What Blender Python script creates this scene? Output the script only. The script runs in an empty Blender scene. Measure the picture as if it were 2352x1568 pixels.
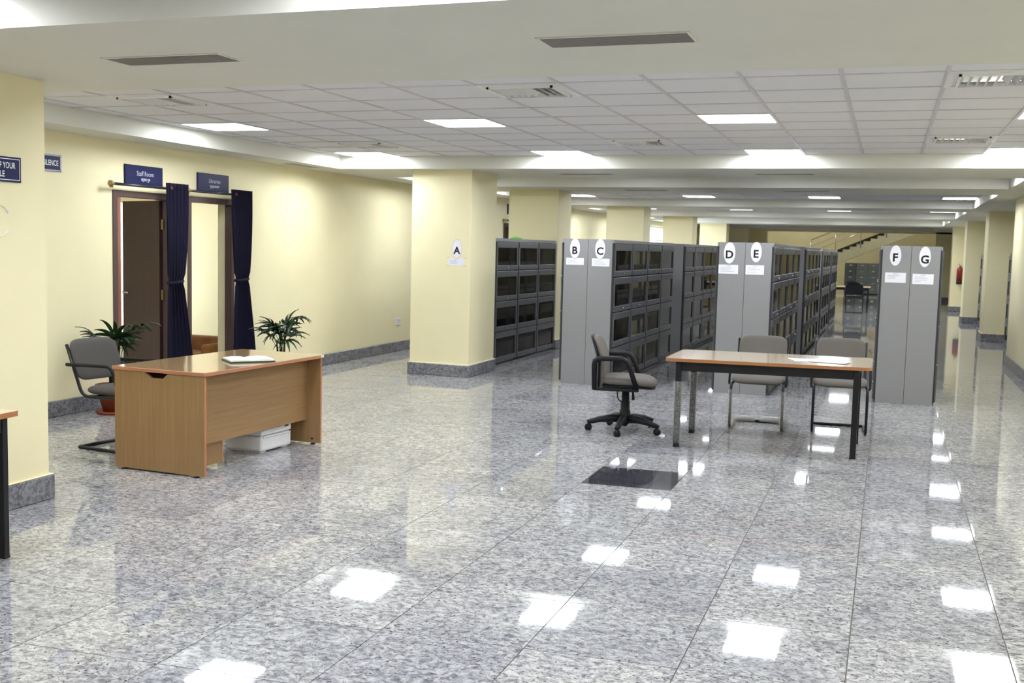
import bpy, bmesh, math, random
from mathutils import Vector, Matrix
random.seed(7)
scene = bpy.context.scene
COL = scene.collection

# ------------------------------------------------------------------ camera
F_PX, YAW, PITCH, ROLL, CAM_H = 2455.6, 0.335924, 0.0882147, -0.0245599, 1.565
cy, sy, cp, sp = math.cos(YAW), math.sin(YAW), math.cos(PITCH), math.sin(PITCH)
fwd = Vector((-sy*cp, cy*cp, -sp)); right = Vector((cy, sy, 0)); down = fwd.cross(right)
cr, sr = math.cos(ROLL), math.sin(ROLL)
cx_, cy_ = right*cr + down*sr, -right*sr + down*cr
cam_d = bpy.data.cameras.new('camera'); cam = bpy.data.objects.new('camera', cam_d); COL.objects.link(cam)
m3 = Matrix((cx_, -cy_, -fwd)).transposed()
cam.matrix_world = Matrix.Translation((0, 0, CAM_H)) @ m3.to_4x4()
cam_d.sensor_fit = 'HORIZONTAL'; cam_d.sensor_width = 36; cam_d.lens = F_PX/2352*36
cam_d.clip_start = 0.05; cam_d.clip_end = 200
cam_d.dof.use_dof = True; cam_d.dof.focus_distance = 5.0; cam_d.dof.aperture_fstop = 7.1
scene.camera = cam

# ------------------------------------------------------------------ world, exposure
w = bpy.data.worlds.new('world'); scene.world = w; w.use_nodes = True
w.node_tree.nodes['Background'].inputs['Color'].default_value = (0.75, 0.85, 1.0, 1)
w.node_tree.nodes['Background'].inputs['Strength'].default_value = 1.2
vs = scene.view_settings
vs.view_transform = 'Standard'; vs.look = 'None'; vs.gamma = 1.0; vs.use_curve_mapping = False
vs.exposure = 0.72
PANEL = 22.0            # radiance of the ceiling light panels
c = scene.cycles
c.use_denoising = True; c.max_bounces = 8; c.diffuse_bounces = 4; c.glossy_bounces = 4
c.transparent_max_bounces = 12; c.transmission_bounces = 6; c.caustics_reflective = False; c.caustics_refractive = False
c.sample_clamp_indirect = 6.0; c.use_light_tree = False; c.use_adaptive_sampling = True; c.adaptive_threshold = 0.03

# ------------------------------------------------------------------ materials
def nodes_of(name):
    m = bpy.data.materials.new(name); m.use_nodes = True
    nt = m.node_tree; return m, nt, nt.nodes['Principled BSDF']
def N(nt, t, **kw):
    n = nt.nodes.new(t)
    for k, v in kw.items(): setattr(n, k, v)
    return n
def ramp(nt, stops):
    r = N(nt, 'ShaderNodeValToRGB'); e = r.color_ramp.elements
    while len(e) < len(stops): e.new(0.5)
    for i, (p, col) in enumerate(stops): e[i].position = p; e[i].color = (*col, 1)
    return r
def mat(name, rgb, rough=0.5, spec=0.5, metal=0.0, var=0.05, vscale=8.0, bump=0.0, bscale=200.0, coat=0.0, stretch=None):
    m, nt, b = nodes_of(name)
    tc = N(nt, 'ShaderNodeTexCoord'); src = tc.outputs['Object']
    if stretch:
        mp = N(nt, 'ShaderNodeMapping'); mp.inputs['Scale'].default_value = stretch
        nt.links.new(src, mp.inputs['Vector']); src = mp.outputs['Vector']
    nz = N(nt, 'ShaderNodeTexNoise'); nz.inputs['Scale'].default_value = vscale; nz.inputs['Detail'].default_value = 4
    nt.links.new(src, nz.inputs['Vector'])
    lo = tuple(x*(1-var) for x in rgb); hi = tuple(min(1, x*(1+var)) for x in rgb)
    r = ramp(nt, [(0.3, lo), (0.7, hi)])
    nt.links.new(nz.outputs['Fac'], r.inputs['Fac']); nt.links.new(r.outputs['Color'], b.inputs['Base Color'])
    b.inputs['Roughness'].default_value = rough; b.inputs['Metallic'].default_value = metal
    b.inputs['Specular IOR Level'].default_value = spec; b.inputs['Coat Weight'].default_value = coat
    b.inputs['Coat Roughness'].default_value = 0.06
    if bump:
        n2 = N(nt, 'ShaderNodeTexNoise'); n2.inputs['Scale'].default_value = bscale; n2.inputs['Detail'].default_value = 2
        nt.links.new(tc.outputs['Object'], n2.inputs['Vector'])
        bp = N(nt, 'ShaderNodeBump'); bp.inputs['Strength'].default_value = bump; bp.inputs['Distance'].default_value = 0.002
        nt.links.new(n2.outputs['Fac'], bp.inputs['Height']); nt.links.new(bp.outputs['Normal'], b.inputs['Normal'])
    return m
def emit(name, rgb, strength):
    m, nt, b = nodes_of(name)
    b.inputs['Base Color'].default_value = (0.8, 0.8, 0.8, 1)
    b.inputs['Emission Color'].default_value = (*rgb, 1); b.inputs['Emission Strength'].default_value = strength
    return m
def granite(name, light, mid, dark, rough, per_object=True, grid=None, scale=1.0):
    m, nt, b = nodes_of(name)
    tc = N(nt, 'ShaderNodeTexCoord'); L = nt.links.new
    vec = tc.outputs['Object']
    oi = N(nt, 'ShaderNodeObjectInfo')
    if per_object:
        mul = N(nt, 'ShaderNodeVectorMath', operation='MULTIPLY'); mul.inputs[1].default_value = (37.0, 91.0, 53.0)
        L(oi.outputs['Random'], mul.inputs[0])
        add = N(nt, 'ShaderNodeVectorMath', operation='ADD'); L(vec, add.inputs[0]); L(mul.outputs[0], add.inputs[1]); vec = add.outputs[0]
    mp = N(nt, 'ShaderNodeMapping'); mp.inputs['Scale'].default_value = (0.8*scale, 1.0*scale, 1.0*scale)
    mp.inputs['Rotation'].default_value = (0, 0, 0.12); L(vec, mp.inputs['Vector'])
    big = N(nt, 'ShaderNodeTexNoise'); big.inputs['Scale'].default_value = 3.2; big.inputs['Detail'].default_value = 3; big.inputs['Distortion'].default_value = 1.2
    fl = N(nt, 'ShaderNodeTexNoise'); fl.inputs['Scale'].default_value = 36; fl.inputs['Detail'].default_value = 6; fl.inputs['Roughness'].default_value = 0.72; fl.inputs['Distortion'].default_value = 0.8
    sp_ = N(nt, 'ShaderNodeTexNoise'); sp_.inputs['Scale'].default_value = 85; sp_.inputs['Detail'].default_value = 2; sp_.inputs['Roughness'].default_value = 0.5
    for t in (big, fl, sp_): L(mp.outputs['Vector'], t.inputs['Vector'])
    r1 = ramp(nt, [(0.38, mid), (0.49, tuple((a+c_)/2 for a, c_ in zip(mid, light))), (0.60, light)])
    L(fl.outputs['Fac'], r1.inputs['Fac'])
    r2 = ramp(nt, [(0.315, (1, 1, 1)), (0.36, (0, 0, 0))]); L(sp_.outputs['Fac'], r2.inputs['Fac'])
    mx = N(nt, 'ShaderNodeMix', data_type='RGBA'); L(r2.outputs['Color'], mx.inputs['Factor'])
    L(r1.outputs['Color'], mx.inputs['A']); mx.inputs['B'].default_value = (*dark, 1)
    r3 = ramp(nt, [(0.30, (0.76, 0.76, 0.79)), (0.5, (0.96, 0.96, 0.96)), (0.72, (1.08, 1.07, 1.04))]); L(big.outputs['Fac'], r3.inputs['Fac'])
    mm = N(nt, 'ShaderNodeMix', data_type='RGBA', blend_type='MULTIPLY'); mm.inputs['Factor'].default_value = 1
    L(mx.outputs['Result'], mm.inputs['A']); L(r3.outputs['Color'], mm.inputs['B'])
    out = mm.outputs['Result']
    if per_object:
        rr = ramp(nt, [(0.0, (0.86, 0.86, 0.89)), (0.5, (0.98, 0.98, 0.97)), (1.0, (1.06, 1.05, 1.03))]); L(oi.outputs['Random'], rr.inputs['Fac'])
        m4 = N(nt, 'ShaderNodeMix', data_type='RGBA', blend_type='MULTIPLY'); m4.inputs['Factor'].default_value = 1
        L(out, m4.inputs['A']); L(rr.outputs['Color'], m4.inputs['B']); out = m4.outputs['Result']
    if grid:
        br = N(nt, 'ShaderNodeTexBrick'); br.offset = 0; br.inputs['Scale'].default_value = 1.0
        br.inputs['Brick Width'].default_value = grid; br.inputs['Row Height'].default_value = grid; br.inputs['Mortar Size'].default_value = 0.003
        br.inputs['Color1'].default_value = (0.88, 0.88, 0.9, 1); br.inputs['Color2'].default_value = (1.05, 1.05, 1.03, 1); br.inputs['Mortar'].default_value = (0.5, 0.47, 0.43, 1)
        L(tc.outputs['Object'], br.inputs['Vector'])
        m5 = N(nt, 'ShaderNodeMix', data_type='RGBA', blend_type='MULTIPLY'); m5.inputs['Factor'].default_value = 1
        L(out, m5.inputs['A']); L(br.outputs['Color'], m5.inputs['B']); out = m5.outputs['Result']
    L(out, b.inputs['Base Color'])
    b.inputs['Roughness'].default_value = rough; b.inputs['IOR'].default_value = 1.43
    return m
def glass(name, tint, refl=1.0):
    m = bpy.data.materials.new(name); m.use_nodes = True; nt = m.node_tree; nt.nodes.clear()
    o = N(nt, 'ShaderNodeOutputMaterial'); mx = N(nt, 'ShaderNodeMixShader'); tr = N(nt, 'ShaderNodeBsdfTransparent'); gl = N(nt, 'ShaderNodeBsdfGlossy')
    fr = N(nt, 'ShaderNodeFresnel'); fr.inputs['IOR'].default_value = 1.5
    tr.inputs['Color'].default_value = (*tint, 1); gl.inputs['Roughness'].default_value = 0.03; gl.inputs['Color'].default_value = (refl, refl, refl, 1)
    nt.links.new(fr.outputs[0], mx.inputs[0]); nt.links.new(tr.outputs[0], mx.inputs[1]); nt.links.new(gl.outputs[0], mx.inputs[2]); nt.links.new(mx.outputs[0], o.inputs[0])
    return m
def plastic_film(name, lo=0.08, hi=0.5):
    m = bpy.data.materials.new(name); m.use_nodes = True; nt = m.node_tree; nt.nodes.clear()
    o = N(nt, 'ShaderNodeOutputMaterial'); mx = N(nt, 'ShaderNodeMixShader'); tr = N(nt, 'ShaderNodeBsdfTransparent')
    pb = N(nt, 'ShaderNodeBsdfPrincipled'); pb.inputs['Base Color'].default_value = (0.75, 0.74, 0.7, 1); pb.inputs['Roughness'].default_value = 0.15
    nz = N(nt, 'ShaderNodeTexNoise'); nz.inputs['Scale'].default_value = 40; nz.inputs['Detail'].default_value = 3
    r = ramp(nt, [(0.40, (lo, lo, lo)), (0.75, (hi, hi, hi))])
    nt.links.new(nz.outputs['Fac'], r.inputs['Fac']); nt.links.new(r.outputs['Color'], mx.inputs[0])
    nt.links.new(tr.outputs[0], mx.inputs[1]); nt.links.new(pb.outputs[0], mx.inputs[2]); nt.links.new(mx.outputs[0], o.inputs[0])
    return m
def wood(name, a, b_, axis='x', rough=0.35, coat=0.0):
    st = {'x': (1.2, 30, 30), 'y': (30, 1.2, 30), 'z': (30, 30, 1.2)}[axis]
    m, nt, b = nodes_of(name)
    tc = N(nt, 'ShaderNodeTexCoord'); mp = N(nt, 'ShaderNodeMapping'); mp.inputs['Scale'].default_value = st
    nz = N(nt, 'ShaderNodeTexNoise'); nz.inputs['Scale'].default_value = 1.6; nz.inputs['Detail'].default_value = 5; nz.inputs['Distortion'].default_value = 0.4
    nt.links.new(tc.outputs['Object'], mp.inputs['Vector']); nt.links.new(mp.outputs['Vector'], nz.inputs['Vector'])
    r = ramp(nt, [(0.3, a), (0.7, b_)]); nt.links.new(nz.outputs['Fac'], r.inputs['Fac']); nt.links.new(r.outputs['Color'], b.inputs['Base Color'])
    b.inputs['Roughness'].default_value = rough; b.inputs['Coat Weight'].default_value = coat; b.inputs['Coat Roughness'].default_value = 0.08
    return m

M = {}
M['wall'] = mat('yellow_wall_paint', (0.84, 0.765, 0.49), 0.55, 0.35, var=0.03, vscale=1.5, bump=0.06, bscale=120)
M['white'] = mat('white_ceiling_paint', (0.71, 0.70, 0.625), 0.7, 0.3, var=0.02, vscale=2)
M['tile_white'] = mat('mineral_ceiling_tile', (0.75, 0.745, 0.775), 0.8, 0.25, var=0.04, vscale=90, bump=0.15, bscale=300)
M['tbar'] = mat('painted_grid_bar', (0.57, 0.55, 0.57), 0.4, 0.5, var=0.02)
M['frame_white'] = mat('white_enamel', (0.78, 0.77, 0.76), 0.35, 0.5, var=0.02)
M['panel'] = emit('light_panel_diffuser', (0.87, 0.92, 1.0), PANEL)
M['room_fill'] = emit('staff_room_fill', (1.0, 0.97, 0.90), 9.0)  # glow of the added, unseen librarian room lamp
M['hall_fill'] = emit('hall_daylight_fill', (1.0, 0.99, 0.95), 9)  # added glow in place of daylight falling into the hall
M['granite'] = granite('polished_granite', (0.56, 0.555, 0.555), (0.165, 0.165, 0.18), (0.06, 0.052, 0.058), 0.035)
M['granite_far'] = granite('polished_granite_far', (0.50, 0.495, 0.495), (0.165, 0.165, 0.18), (0.07, 0.06, 0.065), 0.035, per_object=False, grid=0.6)
M['granite_black'] = granite('black_granite', (0.07, 0.07, 0.085), (0.025, 0.025, 0.03), (0.01, 0.01, 0.012), 0.05, per_object=False)
M['skirt'] = granite('granite_skirting', (0.27, 0.27, 0.29), (0.11, 0.11, 0.122), (0.05, 0.05, 0.055), 0.25, per_object=False, scale=0.8)
M['grout'] = mat('floor_grout', (0.20, 0.18, 0.15), 0.9, 0.2)
M['marble'] = mat('white_marble_floor', (0.75, 0.76, 0.78), 0.08, 0.5, var=0.06, vscale=3)
M['steel_grey'] = mat('grey_hammertone_enamel', (0.255, 0.252, 0.255), 0.42, 0.5, var=0.05, vscale=160, bump=0.05, bscale=220)
M['steel_door_shaded'] = mat('shaded_grey_enamel_door', (0.095, 0.095, 0.103), 0.34, 0.5, var=0.05, vscale=120)  # door grey taken darker, carrying the shade on the case fronts
M['steel_dark'] = mat('dark_gap_steel', (0.025, 0.025, 0.027), 0.5, 0.4)
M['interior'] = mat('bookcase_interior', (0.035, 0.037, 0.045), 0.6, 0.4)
M['glass'] = glass('bookcase_glass', (0.55, 0.58, 0.60), 0.85)
M['chrome'] = mat('chrome', (0.7, 0.7, 0.72), 0.15, 0.5, metal=1.0, var=0.02)
M['black'] = mat('black_plastic', (0.010, 0.010, 0.012), 0.5, 0.25, var=0.15)
M['black_steel'] = mat('black_powder_coat', (0.010, 0.010, 0.012), 0.4, 0.3, var=0.1)
M['fabric'] = mat('grey_seat_fabric', (0.155, 0.143, 0.127), 0.85, 0.2, var=0.08, vscale=300, bump=0.3, bscale=500)
M['fabric_dark'] = mat('dark_grey_seat_fabric', (0.095, 0.088, 0.082), 0.85, 0.2, var=0.08, vscale=300, bump=0.3, bscale=500)
M['beech_v'] = wood('beech_laminate_vertical', (0.285, 0.163, 0.068), (0.34, 0.205, 0.092), 'z')
M['beech_h'] = wood('beech_laminate_horizontal', (0.285, 0.168, 0.070), (0.355, 0.215, 0.097), 'y')
M['beech_top'] = wood('polished_beech_top', (0.42, 0.27, 0.135), (0.48, 0.32, 0.165), 'y', 0.12, 0.6)
M['table_top'] = wood('table_top_laminate', (0.64, 0.51, 0.35), (0.72, 0.59, 0.42), 'x', 0.13, 0.5)
M['edge_band'] = mat('brown_edge_band', (0.42, 0.17, 0.06), 0.4, 0.5)
M['edge_desk'] = mat('rust_edge_band', (0.44, 0.19, 0.09), 0.45, 0.5)
M['wenge'] = wood('dark_brown_door_laminate', (0.055, 0.030, 0.030), (0.085, 0.045, 0.045), 'z', 0.4)
M['door_frame'] = wood('dark_door_frame', (0.075, 0.045, 0.04), (0.10, 0.06, 0.055), 'z', 0.45)
M['navy_cloth'] = mat('navy_curtain_cloth', (0.009, 0.008, 0.022), 0.85, 0.2, var=0.15, vscale=60)
M['navy_sign'] = mat('navy_sign_board', (0.012, 0.015, 0.070), 0.42, 0.2, var=0.03)
M['white_print'] = mat('white_lettering', (0.85, 0.86, 0.9), 0.5, 0.4, var=0.01)
M['grey_print'] = mat('silver_lettering', (0.45, 0.47, 0.6), 0.5, 0.4, var=0.01)
M['violet_line'] = mat('pale_violet_line', (0.38, 0.38, 0.55), 0.5, 0.4, var=0.01)
M['paper'] = mat('white_paper', (0.82, 0.82, 0.86), 0.6, 0.3, var=0.01)
M['ink'] = mat('black_ink', (0.008, 0.008, 0.009), 0.5, 0.3, var=0.02)
M['pale_ink'] = mat('faded_grey_print', (0.50, 0.48, 0.55), 0.6, 0.3, var=0.02)
M['tape'] = mat('old_tape', (0.72, 0.56, 0.22), 0.4, 0.4)
M['brass'] = mat('antique_brass', (0.30, 0.23, 0.10), 0.35, 0.5, metal=0.8)
M['rod'] = mat('dark_steel_rod', (0.05, 0.05, 0.06), 0.3, 0.5, metal=0.6)
M['red_ring'] = mat('red_eyelet', (0.25, 0.03, 0.04), 0.4)
M['terracotta'] = mat('terracotta_pot', (0.24, 0.052, 0.024), 0.55, 0.4, var=0.1)
M['soil'] = mat('potting_soil', (0.03, 0.02, 0.014), 0.95, 0.1, var=0.3, vscale=50)
M['leaf'] = mat('palm_leaf', (0.018, 0.045, 0.014), 0.4, 0.5, var=0.5, vscale=12)
M['stem'] = mat('palm_stem', (0.03, 0.032, 0.016), 0.7, 0.3, var=0.3, vscale=30)
M['foam'] = mat('white_foam', (0.80, 0.79, 0.80), 0.8, 0.3, var=0.03, vscale=40, bump=0.2, bscale=160)
M['brown_print'] = mat('brown_hole', (0.13, 0.07, 0.04), 0.8)
M['green_cover'] = mat('green_book_edge', (0.05, 0.16, 0.07), 0.5)
M['dark_cover'] = mat('dark_book_cover', (0.02, 0.022, 0.022), 0.4)
M['green_bright'] = mat('bright_green_plastic', (0.08, 0.42, 0.04), 0.5, var=0.15)
M['red'] = mat('red_cylinder_paint', (0.23, 0.010, 0.012), 0.35, 0.5)
M['film'] = plastic_film('clear_plastic_wrap')
M['film_thick'] = plastic_film('crumpled_plastic_wrap', 0.35, 0.85)
M['salmon'] = mat('salmon_curtain', (0.62, 0.30, 0.22), 0.8, 0.2)
M['tan'] = mat('brown_sofa_cover', (0.30, 0.12, 0.035), 0.6, 0.4, var=0.3, vscale=6)
M['grille'] = mat('grey_brown_grille', (0.26, 0.24, 0.235), 0.5, 0.4)
M['grille_shade'] = mat('opening_shade', (0.05, 0.05, 0.052), 0.8, 0.2)  # near-black colour for the shaded depth behind slats
M['sky'] = emit('daylight_outside', (0.80, 0.90, 1.0), 3.5)
M['catalogue'] = mat('blue_grey_steel', (0.17, 0.20, 0.215), 0.4, 0.5, var=0.05)
M['catalogue_dark'] = mat('dark_blue_grey_steel', (0.10, 0.115, 0.125), 0.4, 0.5, var=0.05)
M['tread'] = mat('dark_stair_granite', (0.02, 0.02, 0.024), 0.3, 0.5)
M['cream'] = mat('cream_stair_paint', (0.72, 0.70, 0.52), 0.6, 0.3)
M['cloth_dark'] = mat('dark_jacket', (0.012, 0.012, 0.018), 0.9, 0.1)
for i, rgb in enumerate([(0.10, 0.03, 0.03), (0.03, 0.05, 0.12), (0.04, 0.09, 0.06), (0.16, 0.13, 0.10), (0.30, 0.28, 0.26), (0.10, 0.09, 0.02), (0.05, 0.045, 0.045)]):
    M['book%d' % i] = mat('book_cloth_%d' % i, rgb, 0.5, 0.4)

# ------------------------------------------------------------------ mesh helpers
class MB:
    def __init__(s): s.v = []; s.f = []; s.sm = []
    def add(s, vs_, fs, smooth=False, T=None):
        o = len(s.v)
        s.v += [tuple(T @ Vector(p)) if T is not None else tuple(p) for p in vs_]
        for f in fs: s.f.append([o+i for i in f]); s.sm.append(smooth)
        return s
    def box(s, x0, x1, y0, y1, z0, z1, T=None):
        return s.add([(x0,y0,z0),(x1,y0,z0),(x1,y1,z0),(x0,y1,z0),(x0,y0,z1),(x1,y0,z1),(x1,y1,z1),(x0,y1,z1)],
              [(3,2,1,0),(4,5,6,7),(0,1,5,4),(1,2,6,5),(2,3,7,6),(3,0,4,7)], False, T)
    def bbox(s, x0, x1, y0, y1, z0, z1, r=0.004, seg=2, T=None, smooth=False):
        bm = bmesh.new(); bmesh.ops.create_cube(bm, size=1)
        for v in bm.verts: v.co = Vector(((x0+x1)/2+v.co.x*(x1-x0), (y0+y1)/2+v.co.y*(y1-y0), (z0+z1)/2+v.co.z*(z1-z0)))
        bmesh.ops.bevel(bm, geom=bm.edges[:], offset=r, segments=seg, affect='EDGES', profile=0.5)
        bm.verts.index_update()
        s.add([v.co[:] for v in bm.verts], [[v.index for v in f.verts] for f in bm.faces], smooth, T); bm.free(); return s
    def prism(s, poly, z0, z1, T=None):
        n = len(poly)
        a = sum(poly[i][0]*poly[(i+1)%n][1]-poly[(i+1)%n][0]*poly[i][1] for i in range(n))
        if a < 0: poly = poly[::-1]
        vs_ = [(x, y, z0) for x, y in poly] + [(x, y, z1) for x, y in poly]
        fs = [list(range(n))[::-1], list(range(n, 2*n))] + [(i, (i+1)%n, n+(i+1)%n, n+i) for i in range(n)]
        return s.add(vs_, fs, False, T)
    def lathe(s, prof, n=20, c=(0,0,0), T=None, smooth=True):
        vs_, fs = [], []
        for r, z in prof:
            for k in range(n):
                a = 2*math.pi*k/n; vs_.append((c[0]+r*math.cos(a), c[1]+r*math.sin(a), c[2]+z))
        for i in range(len(prof)-1):
            for k in range(n): fs.append((i*n+k, i*n+(k+1)%n, (i+1)*n+(k+1)%n, (i+1)*n+k))
        if prof[0][0] > 1e-6: fs.append(list(range(n))[::-1])
        if prof[-1][0] > 1e-6: fs.append([(len(prof)-1)*n+k for k in range(n)])
        return s.add(vs_, fs, smooth, T)
    def tube(s, pts, r, n=10, T=None, closed=False, flat=1.0):
        P = [Vector(p) for p in pts]; m = len(P)
        rr = r if isinstance(r, (list, tuple)) else [r]*m
        tan = []
        for i in range(m):
            a = P[(i-1) % m] if (closed or i > 0) else P[i]; b = P[(i+1) % m] if (closed or i < m-1) else P[i]
            tan.append((b-a).normalized())
        up = Vector((0, 0, 1)) if abs(tan[0].z) < 0.9 else Vector((1, 0, 0))
        nrm = (up - tan[0]*up.dot(tan[0])).normalized(); vs_, fs = [], []
        for i in range(m):
            nrm = (nrm - tan[i]*nrm.dot(tan[i])).normalized(); bi = tan[i].cross(nrm)
            for k in range(n):
                a = 2*math.pi*k/n; vs_.append(P[i] + nrm*(math.cos(a)*rr[i]) + bi*(math.sin(a)*rr[i]*flat))
        for i in range(m if closed else m-1):
            j = (i+1) % m
            for k in range(n): fs.append((i*n+k, i*n+(k+1)%n, j*n+(k+1)%n, j*n+k))
        if not closed: fs.append(list(range(n))[::-1]); fs.append([(m-1)*n+k for k in range(n)])
        return s.add([tuple(p) for p in vs_], fs, True, T)
    def cushion(s, a, b, t, e=4.5, n=40, fn=None, T=None):
        # rounded-rectangle pad: half sizes a,b, thickness t, domed, mapped through fn(u,v,w)
        prof = [(0.0, 0.5), (0.45, 0.495), (0.8, 0.46), (0.93, 0.36), (0.985, 0.2), (1.0, 0.0), (0.985, -0.2), (0.93, -0.36), (0.8, -0.46), (0.45, -0.495), (0.0, -0.5)]
        vs_, fs = [], []
        for sc_, w_ in prof:
            for k in range(n):
                th = 2*math.pi*k/n; c_, s_ = math.cos(th), math.sin(th)
                u = a*math.copysign(abs(c_)**(2/e), c_); v = b*math.copysign(abs(s_)**(2/e), s_)
                edge = min(a, b)
                # inset keeps the border width constant
                ins = (1-sc_)
                p = (u*(1-ins), v*(1-ins), w_*t) if sc_ < 0.85 else (u - math.copysign(min(abs(u), edge*ins), u), v - math.copysign(min(abs(v), edge*ins), v), w_*t)
                vs_.append(fn(*p) if fn else p)
        for i in range(len(prof)-1):
            for k in range(n): fs.append((i*n+k, (i+1)*n+k, (i+1)*n+(k+1)%n, i*n+(k+1)%n))
        return s.add(vs_, fs, True, T)
    def build(s, name, material, parent=None, loc=None, merge=False):
        me = bpy.data.meshes.new(name); me.from_pydata(s.v, [], s.f); me.update()
        me.polygons.foreach_set('use_smooth', s.sm)
        if merge or True:
            bm = bmesh.new(); bm.from_mesh(me)
            bmesh.ops.remove_doubles(bm, verts=bm.verts[:], dist=1e-6)
            bmesh.ops.recalc_face_normals(bm, faces=bm.faces[:]); bm.to_mesh(me); bm.free()
        me.materials.append(M[material] if isinstance(material, str) else material)
        return obj(name, me, parent, loc)
def obj(name, me, parent=None, loc=None, rz=None):
    o = bpy.data.objects.new(name, me); COL.objects.link(o)
    if parent: o.parent = parent
    if loc: o.location = loc
    if rz is not None: o.rotation_euler = (0, 0, rz)
    return o
def tag(o, label=None, cat=None, group=None, kind=None):
    if label: o['label'] = label
    if cat: o['category'] = cat
    if group: o['group'] = group
    if kind: o['kind'] = kind
    return o
def thing(name, label, cat, loc=(0,0,0), rz=0.0, group=None):
    o = obj(name, None, None, loc, rz); o.empty_display_size = 0.1
    return tag(o, label, cat, group)
def copy_tree(o, parent=None):
    c2 = o.copy(); COL.objects.link(c2); c2.parent = parent
    for ch in list(o.children): copy_tree(ch, c2)
    return c2
def struct(o): o['kind'] = 'structure'; return o
def fillet(pts, r, seg=5):
    P = [Vector(p) for p in pts]; out = [P[0]]
    for i in range(1, len(P)-1):
        a, b, c_ = P[i-1], P[i], P[i+1]; d1 = (a-b); d2 = (c_-b)
        rr = min(r, d1.length*0.49, d2.length*0.49)
        p1 = b + d1.normalized()*rr; p2 = b + d2.normalized()*rr
        for k in range(seg+1):
            t = k/seg; out.append(p1*(1-t)**2 + b*2*t*(1-t) + p2*t*t)
    out.append(P[-1]); return out
def rrect(x0, x1, y0, y1, r, seg=5):
    out = []
    for cx0, cy0, a0 in ((x1-r, y1-r, 0), (x0+r, y1-r, 90), (x0+r, y0+r, 180), (x1-r, y0+r, 270)):
        for k in range(seg+1):
            a = math.radians(a0+90*k/seg); out.append((cx0+r*math.cos(a), cy0+r*math.sin(a)))
    return out
FACE_NY = Matrix(((1,0,0,0),(0,0,-1,0),(0,1,0,0),(0,0,0,1)))     # text plane facing -Y
FACE_PX = Matrix(((0,0,1,0),(1,0,0,0),(0,1,0,0),(0,0,0,1)))      # text plane facing +X
def text_mesh(s, height, bold=0.0, max_w=None, anchor='C', ext=0.0004):
    cu = bpy.data.curves.new('txt', 'FONT'); cu.body = s; cu.size = 1.0; cu.offset = bold; cu.extrude = 0.0; cu.resolution_u = 4
    o = bpy.data.objects.new('txt', cu); COL.objects.link(o); bpy.context.view_layer.update()
    dg = bpy.context.evaluated_depsgraph_get(); me = bpy.data.meshes.new_from_object(o.evaluated_get(dg))
    bpy.data.objects.remove(o); bpy.data.curves.remove(cu)
    if not len(me.vertices): return me
    xs = [v.co.x for v in me.vertices]; ys = [v.co.y for v in me.vertices]
    k = height/(max(ys)-min(ys)); kx = k
    if max_w: kx = max_w/(max(xs)-min(xs))
    ox = {'C': (min(xs)+max(xs))/2, 'R': max(xs), 'L': min(xs)}[anchor]; oy = (min(ys)+max(ys))/2
    for v in me.vertices: v.co = Vector(((v.co.x-ox)*kx, (v.co.y-oy)*k, ext))
    return me
def text(s, height, material, face, loc, parent=None, name='lettering', **kw):
    me = text_mesh(s, height, **kw); me.transform(face); me.materials.clear(); me.materials.append(M[material])
    return obj(name, me, parent, loc)

# ------------------------------------------------------------------ dimensions
XW = -6.76                    # left wall face
ZB, ZC = 2.452, 2.600         # beam soffit, tile ceiling
XL, XR = -6.30, 1.395         # recess edges
XRW = 1.74                    # right wall face
BAYS = [(-5.0, 3.72), (5.42, 11.60), (13.05, 15.05), (16.45, 21.3), (22.8, 27.2), (28.8, 33.3), (34.9, 39.6)]
YEND = 41.2
GX = [1.395, .827, .259, -.309, -.877, -1.445, -2.013, -2.581, -3.149, -3.717, -4.31, -4.905, -5.5, -6.1, -6.30]
GY = [11.60, 11.036, 10.473, 9.91, 9.346, 8.782, 8.22, 7.655, 7.09, 6.53, 5.96, 5.42]

# ------------------------------------------------------------------ floor
SK = 0.06
fb = MB(); fb.box(-11.0, 3.4, -6.0, 15.4, -0.12, -0.004); fb.box(-11.0, 3.4, 15.4, 49.0, -0.12, -0.02)
floor = struct(fb.build('floor', 'grout'))
g = 0.0024
def tile_mesh(name, x0, x1, ya, yb, material):
    b = 0.00005; bm_ = MB()
    def pt(x, y, z): return (x, y+SK*x, z)
    lo = [pt(x0+g, ya+g, -0.02), pt(x1-g, ya+g, -0.02), pt(x1-g, yb-g, -0.02), pt(x0+g, yb-g, -0.02)]
    md = [pt(x0+g, ya+g, -b), pt(x1-g, ya+g, -b), pt(x1-g, yb-g, -b), pt(x0+g, yb-g, -b)]
    hi = [pt(x0+g+b, ya+g+b, 0), pt(x1-g-b, ya+g+b, 0), pt(x1-g-b, yb-g-b, 0), pt(x0+g+b, yb-g-b, 0)]
    bm_.add(lo+md+hi, [(0,1,5,4),(1,2,6,5),(2,3,7,6),(3,0,4,7),(4,5,9,8),(5,6,10,9),(6,7,11,10),(7,4,8,11),(8,9,10,11)])
    me = bpy.data.meshes.new(name); me.from_pydata(bm_.v, [], bm_.f); me.materials.append(M[material]); me.update(); return me
tm = tile_mesh('floor_tile', 0, 0.6, 0, 0.6, 'granite'); tmb = tile_mesh('floor_tile_black', 0, 0.6, 0, 0.6, 'granite_black')
Y0T = 3.34 - 0.6
def in_view(x, y):
    d = Vector((x, y, 0)) - Vector((0, 0, CAM_H)); z = d.dot(fwd)
    if z < 0.3: return False
    u = d.dot(cx_)/z*F_PX; v = d.dot(cy_)/z*F_PX
    return abs(u) < 1176+150 and v < 784+190
nt_ = 0; rest = []
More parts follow.
